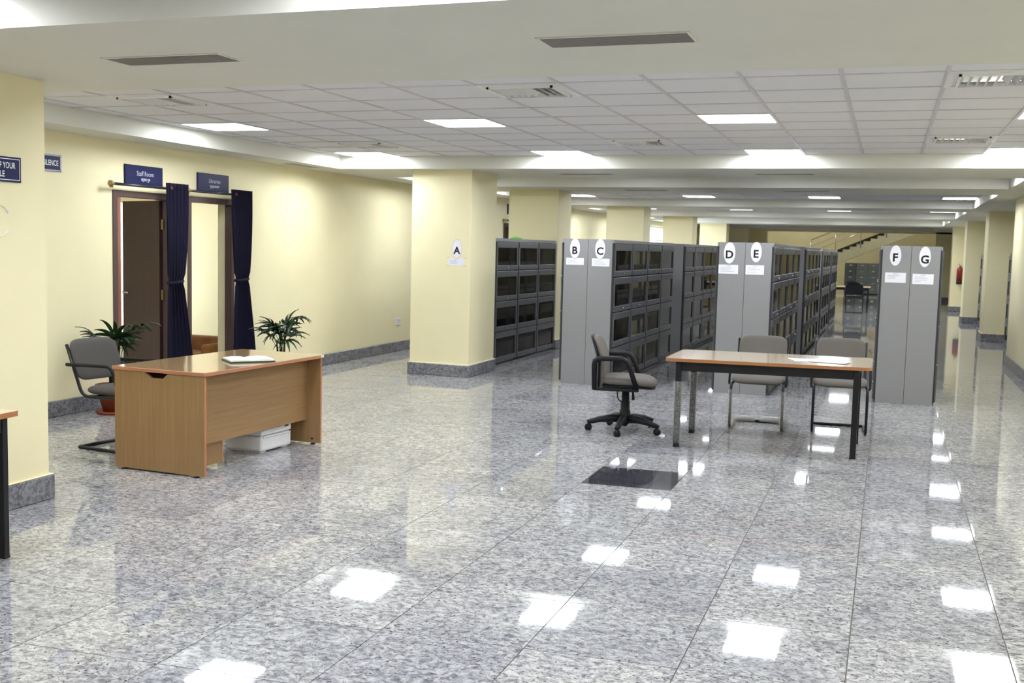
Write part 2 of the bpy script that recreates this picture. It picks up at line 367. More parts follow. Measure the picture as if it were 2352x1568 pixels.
for k in range(-11, 3):
    x0 = -0.07+0.6*k
    if x0 < -6.8 or x0 > 1.6: continue
    for j in range(-12, 22):
        y0 = Y0T+0.6*j + SK*x0
        cxm, cym = x0+0.3, y0+0.3
        if y0 < -5.5 or cym > 15.1: continue
        blk = (k == -3 and j == 7)
        if blk or (y0 > 2.0 and in_view(cxm, cym)):
            o = obj('black_floor_tile' if blk else 'floor_tile', tmb if blk else tm, floor, (x0, y0, 0)); nt_ += 1
            if blk: o['label'] = 'black polished granite floor tile'
        else: rest.append((x0, y0))
rb = MB()
for x0, y0 in rest:
    rb.add([(x0+g, y0+g+SK*g, 0), (x0+.6-g, y0+g+SK*.6, 0), (x0+.6-g, y0+.6-g+SK*.6, 0), (x0+g, y0+.6-g+SK*g, 0)], [(0,1,2,3)])
tag(rb.build('floor_tile_rest', 'granite', floor), kind='stuff')
fp2 = MB()
# the paving beyond the individually laid tiles, following their stepped skew
for k in range(-12, 6):
    x0 = -0.07+0.6*k; j = 0
    while Y0T+0.6*j+SK*x0+0.3 <= 15.1: j += 1
    ys = Y0T+0.6*j+SK*x0
    if x0 < -6.8: ys = -5.9
    if x0 > 1.6: ys = -5.9
    fp2.add([(x0, ys, -0.0005), (x0+.6, ys+(SK*.6 if ys > 0 else 0), -0.0005), (x0+.6, 41.2, -0.0005), (x0, 41.2, -0.0005)], [(0,1,2,3)])
tag(fp2.build('floor_tile_far', 'granite_far', floor), kind='stuff')
MB().box(-7.3, 3.3, 41.2, 48.9, -0.02, 0.0).build('hall_paving', 'marble', floor)
MB().box(-10.2, -6.86, 5.0, 13.3, -0.02, -0.0002).build('room_paving', 'marble', floor)

# ------------------------------------------------------------------ ceiling with beams, tiles and grid
cb = MB(); cb.box(-11.0, 3.4, -6.0, YEND, 2.78, 2.92)
ceiling = struct(cb.build('ceiling', 'white'))
MB().box(-6.96, XL, -5.2, YEND, ZB, 2.78).build('side_soffit', 'white', ceiling)
MB().box(XR, 3.2, -5.2, YEND, ZB, 2.78).build('side_soffit', 'white', ceiling)
edges = [(BAYS[i][1], BAYS[i+1][0]) for i in range(len(BAYS)-1)] + [(39.6, YEND)]
for (a, b_) in edges: MB().box(XL, XR, a, b_, ZB, 2.78).build('beam', 'white', ceiling)
COLS = [(-6.1, -5.5, 'the left wall'), (-3.717, -3.149, 'left'), (-1.445, -.877, 'mid'), (.827, 1.395, 'right')]
COLS0 = [(-4.31, -3.717, ''), (-2.013, -1.445, ''), (.259, .827, '')]
def light_rows(i, a, b_):
    if i == 0: return [b_-0.57, b_-3.2, b_-5.8]
    if i == 1: return [5.42, 8.22, 11.036]
    if i == 2: return [13.65]
    return [] if i == 6 else [a+0.35, b_-1.25]
LIGHTS = []
for i, (a, b_) in enumerate(BAYS):
    rows = light_rows(i, a, b_)
    for y in rows:
        for (x0, x1, _) in (COLS if i else COLS0): LIGHTS.append((i, x0, x1, y, y+0.564))
VENTS = [(-2.581, -2.013, 6.53, 7.09), (.259, .827, 6.53, 7.09), (-5.5, -4.905, 6.53, 7.09), (-2.581, -2.013, 9.91, 10.473), (.259, .827, 9.91, 10.473), (-5.5, -4.905, 9.91, 10.473)]
def taken(x0, x1, y0, y1):
    for (_, a, b_, c_, d) in LIGHTS:
        if a-.01 <= x0 and x1 <= b_+.01 and c_-.02 <= y0 and y1 <= d+.02: return True
    for (a, b_, c_, d) in VENTS:
        if a-.01 <= x0 and x1 <= b_+.01 and c_-.02 <= y0 and y1 <= d+.02: return True
    return False
ct_cache = {}
for i in range(len(GX)-1):
    for j in range(len(GY)-1):
        x1, x0, y1, y0 = GX[i], GX[i+1], GY[j], GY[j+1]
        if taken(x0, x1, y0, y1): continue
        key = (round(x1-x0, 3), round(y1-y0, 3))
        if key not in ct_cache:
            mb = MB(); wx, wy = key; mb.bbox(0.004, wx-0.004, 0.004, wy-0.004, 0.0, 0.018, r=0.004, seg=1)
            o = mb.build('ceiling_tile', 'tile_white', ceiling, (x0, y0, ZC+random.uniform(0, .002))); ct_cache[key] = o.data
        else: obj('ceiling_tile', ct_cache[key], ceiling, (x0, y0, ZC+random.uniform(0, .002)))
for x in GX[1:-1]: MB().box(x-.012, x+.012, 5.42, 11.60, ZC-.006, ZC+.02).build('grid_bar', 'tbar', ceiling)
for y in GY[1:-1]: MB().box(XL, XR, y-.010, y+.010, ZC-.004, ZC+.019).build('grid_bar', 'tbar', ceiling)
# the other bays: tile field with its grid as one piece each, too far or too high to count
for i, (a, b_) in enumerate(BAYS):
    if i == 1: continue
    mb = MB()
    mb.box(XL, XR, a, b_, ZC+.002, ZC+.02)
    tag(mb.build('ceiling_field', 'tile_white', ceiling), kind='stuff')
    gb = MB()
    for x in GX[1:-1]: gb.box(x-.012, x+.012, a, b_, ZC-.005, ZC+.003)
    y = b_-0.564
    while y > a+0.1: gb.box(XL, XR, y-.010, y+.010, ZC-.004, ZC+.0025); y -= 0.564
    tag(gb.build('ceiling_field_grid', 'tbar', ceiling), kind='stuff')
bay_words = ['nearest bay', 'tiled second bay', 'narrow third bay', 'fourth ceiling bay', 'fifth ceiling bay', 'sixth ceiling bay', 'last bay before the stairs']
col_words = ['leftmost', 'second from left', 'third from left', 'rightmost']
row_words = {3: ['near row', 'middle row', 'far row'], 2: ['near row', 'far row'], 1: ['row']}
ceil_l = {}
def make_light(x0, x1, y0, y1, z, label, group, material='panel', drop=0.0):
    root = thing('ceiling_light', label, 'ceiling light', ((x0+x1)/2, (y0+y1)/2, z), 0, group)
    key = (round(x1-x0, 3), round(y1-y0, 3), material)
    if key not in ceil_l:
        a, b_ = key[0]/2, key[1]/2; t = 0.017
        fm = MB(); fm.box(-a, a, -b_, -b_+t, -.007, .012); fm.box(-a, a, b_-t, b_, -.007, .012); fm.box(-a, -a+t, -b_+t, b_-t, -.007, .012); fm.box(a-t, a, -b_+t, b_-t, -.007, .012)
        f = fm.build('frame', 'frame_white', root)
        d = MB(); d.box(-a+t, a-t, -b_+t, b_-t, -.004, .008)
        p = d.build('diffuser', material, root); ceil_l[key] = (f.data, p.data)
    else:
        f, p = ceil_l[key]; obj('frame', f, root); obj('diffuser', p, root)
    return root
n_in = {}
for (i, x0, x1, y0, y1) in LIGHTS:
    rows = light_rows(i, *BAYS[i]); ri = sorted(rows).index(y0); ci = [c_[0] for c_ in (COLS if i else COLS0)].index(x0); ci = 3 if (i == 0 and ci == 2) else ci
    make_light(x0, x1, y0, y1, ZC, 'ceiling light, %s in the %s of the %s' % (col_words[ci], row_words[len(rows)][ri], bay_words[i]), 'square panel ceiling lights')

# vents in the tile field
vent_words = ['square louvred air vent left of centre, near row of the tiled ceiling', 'large louvred air vent near the right edge, close to the first beam', 'square louvred air vent nearest the left wall, close to the first beam',
              'small louvred air vent left of centre, far row of the tiled ceiling', 'louvred air vent at the right, far row of the tiled ceiling', 'brightly lit air vent near the left wall beside a glowing light']
vd = None
for (x0, x1, y0, y1), lab in zip(VENTS, vent_words):
    cxv, cyv = (x0+x1)/2, (y0+y1)/2; a, b_ = (x1-x0)/2, (y1-y0)/2
    root = thing('air_vent', lab, 'air vent', (cxv, cyv, ZC), 0, 'louvred vents in the tile ceiling')
    t = 0.035; fm = MB()
    for (p, q, r_, s_) in ((-a, a, -b_, -b_+t), (-a, a, b_-t, b_), (-a, -a+t, -b_+t, b_-t), (a-t, a, -b_+t, b_-t)): fm.box(p, q, r_, s_, -.010, .010)
    i_ = 0.10
    for (p, q, r_, s_) in ((-a+.06, a-.06, -b_+.06, -b_+.075), (-a+.06, a-.06, b_-.075, b_-.06), (-a+.06, -a+.075, -b_+.06, b_-.06), (a-.075, a-.06, -b_+.06, b_-.06)): fm.box(p, q, r_, s_, -.022, .004)
    fm.box(-a+t, a-t, -b_+t, -b_+.06, -.008, .0); fm.box(-a+t, a-t, b_-.06, b_-t, -.008, .0); fm.box(-a+t, -a+.06, -b_+.06, b_-.06, -.008, 0); fm.box(a-.06, a-t, -b_+.06, b_-.06, -.008, 0)
    fm.build('frame', 'frame_white', root)
    MB().box(-a+.06, a-.06, -b_+.06, b_-.06, .07, .075).build('shade_sheet', 'grille_shade', root)  # dark plate painted as the shade inside the vent
    ns = 9; sl = None
    for k in range(ns):
        u = -a+.09 + (2*a-.18)*k/(ns-1); sgn = -1 if k < ns/2 else 1
        mb = MB(); T = Matrix.Translation((u, 0, .004)) @ Matrix.Rotation(-sgn*0.70, 4, 'Y')
        mb.box(-.0012, .0012, -b_+.07, b_-.07, -.026, .026, T); mb.build('slat', 'frame_white', root)
# slot grilles in the beam soffits
def grille(x0, x1, y0, y1, label, along='x'):
    root = thing('air_grille', label, 'air grille', ((x0+x1)/2, (y0+y1)/2, ZB), 0, 'slot grilles in the beams')
    a, b_ = (x1-x0)/2, (y1-y0)/2; t = .014; fm = MB()
    for (p, q, r_, s_) in ((-a, a, -b_, -b_+t), (-a, a, b_-t, b_), (-a, -a+t, -b_+t, b_-t), (a-t, a, -b_+t, b_-t)): fm.box(p, q, r_, s_, -.005, .001)
    fm.build('frame', 'white', root)
    MB().box(-a+t, a-t, -b_+t, b_-t, -.0012, .0).build('shade_sheet', 'grille_shade', root)  # flat dark sheet standing in for shade between the slats
    n = 13
    me = None
    for k in range(n):
        if along == 'x':
            v = -b_+t+(2*b_-2*t)*(k+.5)/n; bx = (-a+t, a-t, -.0045, .0045)
        else:
            v = -a+t+(2*a-2*t)*(k+.5)/n; bx = (-.0045, .0045, -b_+t, b_-t)
        loc = (0, v, 0) if along == 'x' else (v, 0, 0)
        if me is None: me = MB().box(*bx, -.0045, -.0012).build('slat', 'grille', root, loc).data
        else: obj('slat', me, root, loc)
grille(-1.468, -.808, 4.40, 4.63, 'long grey air grille in the nearest beam, right of centre')
grille(-3.755, -3.07, 4.43, 4.66, 'long grey air grille in the nearest beam, at the left')
for j, (yb, wd) in enumerate(((12.42, 'second beam'), (15.75, 'third beam'))):
    grille(-3.78, -3.12, yb-.11, yb+.11, 'dark slot grille under the %s, left of centre' % wd)
    grille(-1.48, -.82, yb-.11, yb+.11, 'dark slot grille under the %s, right of centre' % wd)
grille(-6.60, -6.42, 10.75, 11.4, 'dark slot grille in the soffit beside the left wall', 'y')

# ------------------------------------------------------------------ walls
DOORS = [(8.12, 9.00), (9.237, 10.06), (18.72, 19.62)]   # outer frame extents on the left wall
WIN = (31.3, 34.2)
def wall_with_openings(name, x0, x1, ya, yb, z1, holes, material='wall'):
    mb = MB(); y = ya
    for (h0, h1, zlo, zhi) in sorted(holes):
        mb.box(x0, x1, y, h0, 0, z1)
        if zlo > 0: mb.box(x0, x1, h0, h1, 0, zlo)
        mb.box(x0, x1, h0, h1, zhi, z1); y = h1
    mb.box(x0, x1, y, yb, 0, z1)
    return struct(mb.build(name, material))
wall_with_openings('wall_left', XW-.20, XW, -5.2, 48.9, 2.80, [(a+.03, b_-.005, 0, 1.98) for a, b_ in DOORS] + [(WIN[0], WIN[1], 0.9, 2.3)])
struct(MB().box(XRW, 3.2, -5.2, 17.6, 0, ZB+.02).build('wall_right', 'wall'))
struct(MB().box(2.45, 2.65, 17.6, YEND, 0, ZB+.02).build('wall_right_alcove', 'wall'))
struct(MB().box(-6.96, 3.2, -5.3, -5.1, 0, 2.8).build('wall_near', 'wall'))
wb = MB(); wb.box(1.55, 3.2, YEND, YEND+.25, 0, 2.8); wb.box(-5.0, -4.36, YEND-.02, YEND+.4, 0, 2.8); wb.box(-6.96, 3.3, YEND, YEND+.25, 2.39, 5.2)
struct(wb.build('wall_stair_bulkhead', 'wall'))
struct(MB().box(-7.0, 3.3, 48.7, 48.9, 0, 5.2).build('wall_back', 'wall'))
struct(MB().box(3.1, 3.3, YEND, 48.9, 0, 5.2).build('wall_hall_right', 'wall'))
struct(MB().box(-6.96, -6.76, YEND, 48.9, 2.8, 5.2).build('wall_hall_left', 'wall'))
struct(MB().box(-7.0, 3.3, YEND, 48.9, 5.2, 5.3).build('ceiling_hall', 'white'))
# staff rooms behind the left wall
rm = MB(); rm.box(-10.3, -10.1, 4.9, 13.4, 0, 2.7); rm.box(-10.2, XW-.2, 4.9, 5.1, 0, 2.7); rm.box(-10.2, XW-.2, 13.2, 13.4, 0, 2.7);
struct(rm.build('wall_staff_rooms', 'wall'))
struct(MB().box(-10.3, XW-.2, 4.9, 13.4, 2.62, 2.72).build('ceiling_staff_rooms', 'white'))
rm = MB(); rm.box(-8.9, -8.8, 17.5, 21.0, 0, 2.7); rm.box(-8.9, XW-.2, 17.5, 17.6, 0, 2.7); rm.box(-8.9, XW-.2, 20.9, 21.0, 0, 2.7); rm.box(-8.9, XW-.2, 17.5, 21.0, 2.6, 2.7)
struct(rm.build('wall_far_room', 'wall'))
make_light(-9.2, -8.632, 11.9, 12.468, 2.612, 'added unseen ceiling light inside the librarian room, behind the open doorway', 'added unseen lights in the staff rooms', 'room_fill')  # lamp added out of view to brighten the wall behind the doorway
make_light(-8.9, -8.332, 6.4, 6.968, 2.612, 'added unseen ceiling light inside the staff room, behind the dark door', 'added unseen lights in the staff rooms')  # unseen lamp, added so this room is lit
for k, (hx, hy) in enumerate(((-4.6, 43.6), (-.6, 42.6), (-4.0, 46.8))):  # unseen glowing panels added to stand in for daylight from above
    make_light(hx, hx+1.0, hy, hy+1.0, 5.19, ['added light panel for daylight high in the stair hall, left one', 'added light panel for daylight high in the stair hall, right one', 'added light panel for daylight high in the stair hall, far one'][k], 'added stair hall daylight panels', 'hall_fill')

# skirtings
def skirt(name, boxes):
    mb = MB()
    for (x0, x1, y0, y1) in boxes: mb.bbox(x0, x1, y0, y1, 0, 0.14, r=.005, seg=1)
    return struct(mb.build(name, 'skirt'))
ys = [-5.1] + [v for d in DOORS for v in d] + [41.2]
skirt('baseboard_left', [(XW, XW+.022, ys[i]+.001, ys[i+1]-.001) for i in range(0, len(ys), 2)])
skirt('baseboard_right', [(XRW-.022, XRW, -5.1, 17.62), (XRW, 2.45, 17.6, 17.622)])
skirt('baseboard_back', [(1.53, 3.1, YEND-.022, YEND), (2.428, 2.45, 17.63, YEND-.03)])

# ------------------------------------------------------------------ pillars
def pillar(x0, x1, y0, y1, label, top=ZB+.005):
    root = thing('pillar', label, 'pillar', ((x0+x1)/2, (y0+y1)/2, 0), 0, 'yellow square pillars')
    a, b_ = (x1-x0)/2, (y1-y0)/2
    MB().bbox(-a, a, -b_, b_, 0, top, r=.006, seg=1).build('shaft', 'wall', root)
    sk = MB(); e = .022
    sk.bbox(-a-e, a+e, -b_-e, b_+e, 0, .145, r=.006, seg=1); sk.build('skirting', 'skirt', root)
    sl = MB(); sl.bbox(-a-e*.8, a+e*.8, -b_-e*.8, b_+e*.8, .145, .152, r=.003, seg=1); sl.build('mortar_line', 'wall', root)
    return root
pillar(-5.43, -4.66, 4.20, 5.03, 'yellow pillar at the left edge bearing the navy phone sign')
pillar(-5.43, -4.665, 11.79, 12.66, 'yellow pillar bearing the letter A')
pillar(-5.62, -4.815, 15.80, 16.5, 'second yellow pillar, behind the bookcases of row A')
pillar(-5.58, -4.79, 21.75, 22.4, 'third yellow pillar, seen above bookcases B and C')
pillar(-5.59, -4.81, 27.7, 28.35, 'fourth yellow pillar in the left row')
pillar(-5.66, -4.83, 33.9, 34.5, 'fifth yellow pillar in the left row')
pillar(-5.60, -4.88, 39.9, 40.5, 'farthest yellow pillar in the left row')
pillar(1.74, 2.44, 22.0, 22.75, 'nearest yellow pillar in the right row')
pillar(1.74, 2.44, 28.0, 28.7, 'middle yellow pillar in the right row')
pillar(1.74, 2.44, 33.75, 34.4, 'yellow pillar holding the fire extinguisher')

# ------------------------------------------------------------------ doors, curtains, signs on the left wall
for n, (a, b_) in enumerate(DOORS):
    root = struct(obj('door_%d' % (n+1), None, None, (XW, (a+b_)/2, 0)))
    hw = (b_-a)/2; f = .06
    fm = MB(); fm.bbox(-.075, .012, -hw, -hw+f, 0, 2.0, r=.003, seg=1); fm.bbox(-.075, .012, hw-f, hw, 0, 2.0, r=.003, seg=1); fm.bbox(-.075, .012, -hw+f, hw-f, 2.0-f, 2.0, r=.003, seg=1)
    fm.build('door_frame', 'door_frame', root)
    if n != 1:
        hy = hw-f-.01; ang = math.radians(113 if n == 0 else 4)
        T = Matrix.Translation((-.085 if n == 0 else -.10, hy, 0)) @ Matrix.Rotation(-ang, 4, 'Z')   # closed leaf lies along -Y
        wl = 2*(hw-f)-.02
        leaf = MB(); leaf.bbox(-.019, .019, -wl, 0, .01, 1.937, r=.002, seg=1, T=T); lf = leaf.build('door_leaf', 'wenge', root)
        hd = MB(); hd.tube([T @ Vector((.02, -wl+.07, 1.0)), T @ Vector((.06, -wl+.07, 1.0)), T @ Vector((.06, -wl+.19, 1.0))], .009); hd.build('door_handle', 'chrome', lf)
        for z in (.3, 1.0, 1.7):
            MB().box(-.086, -.060, hy-.002, hy+.012, z-.05, z+.05).build('hinge', 'brass', root)
def curtain_set(a, b_, label_c, label_r, ytop0, ytop1, ytie0, ytie1, ybot0, ybot1, z0=.03):
    r = thing('curtain_rod', label_r, 'curtain rod', (XW, a, 2.05), 0, 'curtain rods above the doors')
    L = b_-a+.06
    MB().tube([(.085, -.04, 0), (.085, L, 0)], .013, 10).build('rod', 'rod', r)
    fin = MB(); T = Matrix.Translation((.085, -.04, 0)) @ Matrix.Rotation(math.pi/2, 4, 'X')
    fin.lathe([(0, -.0), (.013, 0), (.016, .008), (.016, .03), (.026, .036), (.028, .05), (.018, .056), (0, .058)], 14, T=T); fin.build('finial', 'brass', r)
    bk = MB(); bk.box(0, .09, .02, .035, -.006, .006); bk.box(0, .006, .005, .05, -.03, .03); bk.build('bracket', 'brass', r)
    MB().box(0, .09, L-.06, L-.045, -.006, .006).build('bracket', 'brass', r)
    cu = thing('curtain', label_c, 'curtain', (XW, a, 0), 0, 'navy door curtains')
    nz_, ny = 40, 61; vs_ = []; fs = []
    for i in range(nz_+1):
        t = i/nz_; z = 2.10 + (z0-2.10)*t
        # pinched at the tie, loose above and below
        if z > 1.14: k = max(0.0, (2.10-z)/(2.10-1.14)); e_ = k**2.2; p0 = ytop0+(ytie0-ytop0)*e_; p1 = ytop1+(ytie1-ytop1)*e_
        else: k = min(1.0, (1.14-z)/(1.14-z0)); e_ = 1-(1-k)**1.4; p0 = ytie0+(ybot0-ytie0)*e_; p1 = ytie1+(ybot1-ytie1)*e_
        amp = .035 if z > 1.14 else .028+.02*k
        if abs(z-1.14) < .06: amp *= .6
        for j in range(ny):
            q = j/(ny-1); ph = q*2*math.pi*5.2
            vs_.append((.150+amp*math.sin(ph+.25*math.sin(z*5)), p0+(p1-p0)*q-a+.008*math.sin(2*ph), z))
    m_ = len(vs_)
    vs_ += [(x-.004, y, z) for x, y, z in vs_]
    for i in range(nz_):
        for j in range(ny-1):
            A, B, C, D = i*ny+j, i*ny+j+1, (i+1)*ny+j+1, (i+1)*ny+j
            fs += [(A, B, C, D), (m_+D, m_+C, m_+B, m_+A)]
        for j in (0, ny-1):
            A, D = i*ny+j, (i+1)*ny+j; fs.append((A, D, m_+D, m_+A))
    for j in range(ny-1):
        fs.append((j, j+1, m_+j+1, m_+j)); fs.append((nz_*ny+j, nz_*ny+j+1, m_+nz_*ny+j+1, m_+nz_*ny+j))
    MB().add(vs_, fs, True).build('curtain_cloth', 'navy_cloth', cu)
    tie = MB(); yc = (ytie0+ytie1)/2-a; hw = (ytie1-ytie0)/2+.008
    ring = [(.150+.045*math.cos(t_), yc+hw*math.sin(t_), 1.14+.01*math.sin(t_)) for t_ in [2*math.pi*k/20 for k in range(20)]]
    tie.tube(ring, .014, 8, closed=True); tie.build('tie_band', 'navy_cloth', cu)
    ey = MB(); ey.tube([(.192, ytop0+.02-a+.013*math.cos(t_), 2.05+.013*math.sin(t_)) for t_ in [2*math.pi*k/12 for k in range(12)]], .003, 6, closed=True); ey.build('eyelet', 'red_ring', cu)
curtain_set(8.08, 9.02, 'navy curtain tied back beside the Staff Room door', 'dark curtain rod above the Staff Room door', 8.715, 9.01, 8.745, 8.94, 8.715, 9.09)
curtain_set(9.215, 10.10, 'navy curtain tied back beside the Librarian doorway', 'dark curtain rod above the Librarian doorway', 9.805, 10.14, 9.885, 10.09, 9.845, 10.22)
curtain_set(18.68, 19.66, 'navy curtain at the far door, mostly behind a pillar', 'curtain rod above the far door', 18.95, 19.6, 18.95, 19.5, 18.95, 19.6)
def sign_board(y0, y1, z0, z1, label, x=XW, t=.012):
    root = thing('sign_board', label, 'sign', (x, (y0+y1)/2, (z0+z1)/2), 0, 'navy wall signs')
    MB().bbox(.001, t, -(y1-y0)/2, (y1-y0)/2, -(z1-z0)/2, (z1-z0)/2, r=.002, seg=1).build('board', 'navy_sign', root)
    return root
s = sign_board(8.28, 8.824, 2.066, 2.247, 'navy sign reading Staff Room above the dark door', t=.02)
text('Staff Room', .045, 'grey_print', FACE_PX, (.0205, .01, .015), s, max_w=.245)
text('स्टाफ रूम', .034, 'white_print', FACE_PX, (.0205, .015, -.048), s, name='lettering', max_w=.13)
s = sign_board(9.39, 9.937, 2.069, 2.25, 'navy sign reading Librarian above the open doorway', t=.02)
text('Librarian', .042, 'grey_print', FACE_PX, (.0205, .015, .015), s, max_w=.20)
text('पुस्तकालय', .032, 'white_print', FACE_PX, (.0205, .015, -.048), s, name='lettering', max_w=.165)
s = sign_board(18.9, 19.45, 2.17, 2.36, 'navy sign above the far door, mostly behind a pillar', t=.02)
def border(root, hw, hh, x, wd=.006, ins=.012, material='violet_line'):
    mb = MB(); a, b_ = hw-ins, hh-ins
    for (p, q, r_, s_) in ((-a, a, -b_, -b_+wd), (-a, a, b_-wd, b_), (-a, -a+wd, -b_, b_), (a-wd, a, -b_, b_)): mb.box(x, x+.0006, p, q, r_, s_)
    mb.build('border_line', material, root)
s = sign_board(6.72, 7.469, 2.11, 2.252, 'navy sign reading KEEP SILENCE, half hidden by the near pillar')
border(s, .3745, .071, .012, wd=.014, ins=0.0, material='navy_cloth' if False else 'violet_line')
text('KEEP SILENCE', .047, 'white_print', FACE_PX, (.0128, .338, .0), s, bold=.012, max_w=.285, anchor='R')
YS1 = 4.833; YS0 = 4.281
s = sign_board(YS0+.20, YS1, 1.857, 1.996, 'navy sign about switching off phones on the near pillar', x=-4.66)
hw = (YS1-YS0-.20)/2
border(s, hw, .0695, .012, wd=.004, ins=.010, material='white_print')
text('SWITCH OFF YOUR', .034, 'white_print', FACE_PX, (.0128, hw-.044, .022), s, bold=.012, max_w=.29, anchor='R')
text('MOBILE', .034, 'white_print', FACE_PX, (.0128, hw-.122, -.026), s, bold=.012, max_w=.125, anchor='R')
# remains of a white sticker below it
st = thing('sticker_remains', 'torn white curved sticker marks on the near pillar', 'sticker', (-4.659, 4.70, 1.62))
for zc, sg in ((.10, 1), (-.06, -1)):
    mb = MB(); P = []
    for k in range(9):
        a = math.radians(20+70*k/8); P.append((.001, -.02+.065*math.cos(a)*1.0, zc+sg*(.065*math.sin(a)-.06)))
    mb.tube(P, [.003, .006, .008, .007, .006, .008, .007, .005, .002], 6, flat=.15); mb.build('sticker_arc', 'white_print', st)
# wall socket
sk_ = thing('wall_socket', 'white electrical socket low on the yellow left wall', 'socket', (XW, 14.25, .435))
MB().bbox(0, .012, -.075, .075, -.052, .052, r=.003, seg=1).build('plate', 'frame_white', sk_)
MB().box(.012, .014, -.012, .0, -.03, .03).build('switch', 'pale_ink', sk_)
mb = MB(); mb.box(.012, .013, .025, .032, .008, .018); mb.box(.012, .013, .045, .052, .008, .018); mb.box(.012, .013, .035, .042, -.02, -.010); mb.build('socket_holes', 'ink', sk_)

# staff room contents seen through the doors
sw = struct(obj('window_2', None, None, (-10.09, 12.55, 1.2)))     # on the staff-room back wall
wm = MB(); wm.box(-.005, .0, -.34, .34, -.95, .84); wm.build('window_pane', 'sky', sw)
wm = MB()
for y in (-.36, .34): wm.box(-.01, .03, y, y+.02, -.97, .86)
wm.box(-.01, .03, -.36, .36, .84, .86); wm.box(-.01, .03, -.36, .36, -.97, -.95); wm.build('window_frame', 'frame_white', sw)
cs = thing('salmon_curtain', 'salmon curtain beside the bright staff room window', 'curtain', (-10.04, 11.915, 0))
v_ = []; fs = []; nn = 40
for k in range(nn+1):
    q = k/nn
    for z in (.1, 2.3): v_ += [(.02*math.sin(q*40), -.32+.62*q, z), (.02*math.sin(q*40)-.006, -.32+.62*q, z)]
for k in range(nn):
    a = 4*k; b_ = a+4; fs += [(a, b_, b_+2, a+2), (a+3, b_+3, b_+1, a+1), (a+2, b_+2, b_+3, a+3), (a+1, b_+1, b_, a)]
MB().add(v_, fs, True).build('curtain_cloth', 'salmon', cs)
sofa = thing('sofa', 'low brown covered sofa inside the librarian room', 'sofa', (-7.78, 10.62, 0))
MB().bbox(-.42, .42, -.26, .22, .06, .26, r=.04, seg=3, smooth=True).build('seat', 'tan', sofa)
MB().bbox(-.42, .42, .10, .28, .08, .42, r=.05, seg=3, smooth=True).build('backrest', 'tan', sofa)
for x in (-.48, .36): MB().bbox(x, x+.12, -.26, .26, .05, .36, r=.04, seg=3, smooth=True).build('armrest', 'tan', sofa)
for x in (-.42, .42):
    for y in (-.22, .20): MB().box(x-.025, x+.025, y-.025, y+.025, 0, .07).build('foot', 'wenge', sofa)
# window far along the left wall
wn = struct(obj('window_1', None, None, (XW-.1, (WIN[0]+WIN[1])/2, 1.6)))
MB().box(-.20, -.19, -1.45, 1.45, -.7, .7).build('window_pane', 'sky', wn)
fm = MB()
for y in (-1.45, -.5, .45, 1.41): fm.box(-.05, .0, y, y+.04, -.7, .7)
for z in (-.7, .25, .66): fm.box(-.05, .0, -1.45, 1.45, z, z+.04)
fm.build('window_frame', 'frame_white', wn)

# ------------------------------------------------------------------ bookcases
UW, UD, UH = 0.89, 0.305, 1.675
TZ = [(0.035, 0.435), (0.44, 0.84), (0.845, 1.245), (1.25, 1.632)]
def make_bookcase():
    # local: front faces +X, width along +Y from 0, depth from -UD to 0
    root = thing('bookcase', 'x', 'bookcase')
    b = MB(); t = .012
    b.box(-UD, -.022, 0, t, 0, UH); b.box(-UD, -.022, UW-t, UW, 0, UH); b.box(-UD, -UD+t, t, UW-t, 0, UH)
    b.box(-UD+t, -.022, t, UW-t, UH-.035, UH); b.box(-UD+t, -.03, t, UW-t, 0, .03)
    b.build('body', 'steel_grey', root)
    MB().bbox(-.022, -.002, 0.002, UW-.002, UH-.042, UH-.002, r=.003, seg=1).build('top_rail', 'steel_grey', root)
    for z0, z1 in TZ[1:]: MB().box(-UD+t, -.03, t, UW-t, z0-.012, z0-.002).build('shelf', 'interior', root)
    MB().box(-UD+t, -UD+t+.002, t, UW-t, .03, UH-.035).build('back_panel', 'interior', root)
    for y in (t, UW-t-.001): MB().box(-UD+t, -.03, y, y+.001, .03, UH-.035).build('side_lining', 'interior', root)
    # dark channel behind the door edges
    MB().box(-.03, -.004, 0.0005, .016, .03, UH-.045).build('door_channel', 'steel_dark', root); MB().box(-.03, -.004, UW-.016, UW-.0005, .03, UH-.045).build('door_channel', 'steel_dark', root)
    for z0, z1 in TZ:
        d = MB(); y0, y1 = .020, UW-.020
        zt, zb = z1-.082, z0+.066; ya, yb = y0+.042, y1-.042
        d.bbox(-.016, .014, y0, y1, zt, z1-.003, r=.006, seg=2); d.bbox(-.016, .012, y0, y1, z0+.003, zb, r=.005, seg=2)
        d.box(-.016, .010, y0, ya, zb, zt); d.box(-.016, .010, yb, y1, zb, zt)
        dr = d.build('door', 'steel_door_shaded', root)
        MB().box(-.006, -.003, ya, yb, zb, zt).build('glass_pane', 'glass', dr)
        kn = MB(); kn.lathe([(0, .0), (.008, .0), (.009, .01), (.006, .014), (0, .015)], 10, T=Matrix.Translation((.012, UW/2, z0+.035)) @ Matrix.Rotation(math.pi/2, 4, 'Y')); kn.build('knob', 'chrome', dr)
    return root
proto = make_bookcase(); used = [False]
def place_case(x, y, rz, label, group):
    o = proto if not used[0] else copy_tree(proto); used[0] = True
    o.location = (x, y, 0); o.rotation_euler = (0, 0, rz); o['label'] = label; o['group'] = group; return o
ordn = ['first', 'second', 'third', 'fourth', 'fifth', 'sixth', 'seventh', 'eighth', 'ninth', 'tenth', 'eleventh', 'twelfth', 'thirteenth', 'fourteenth']
book_slots = []
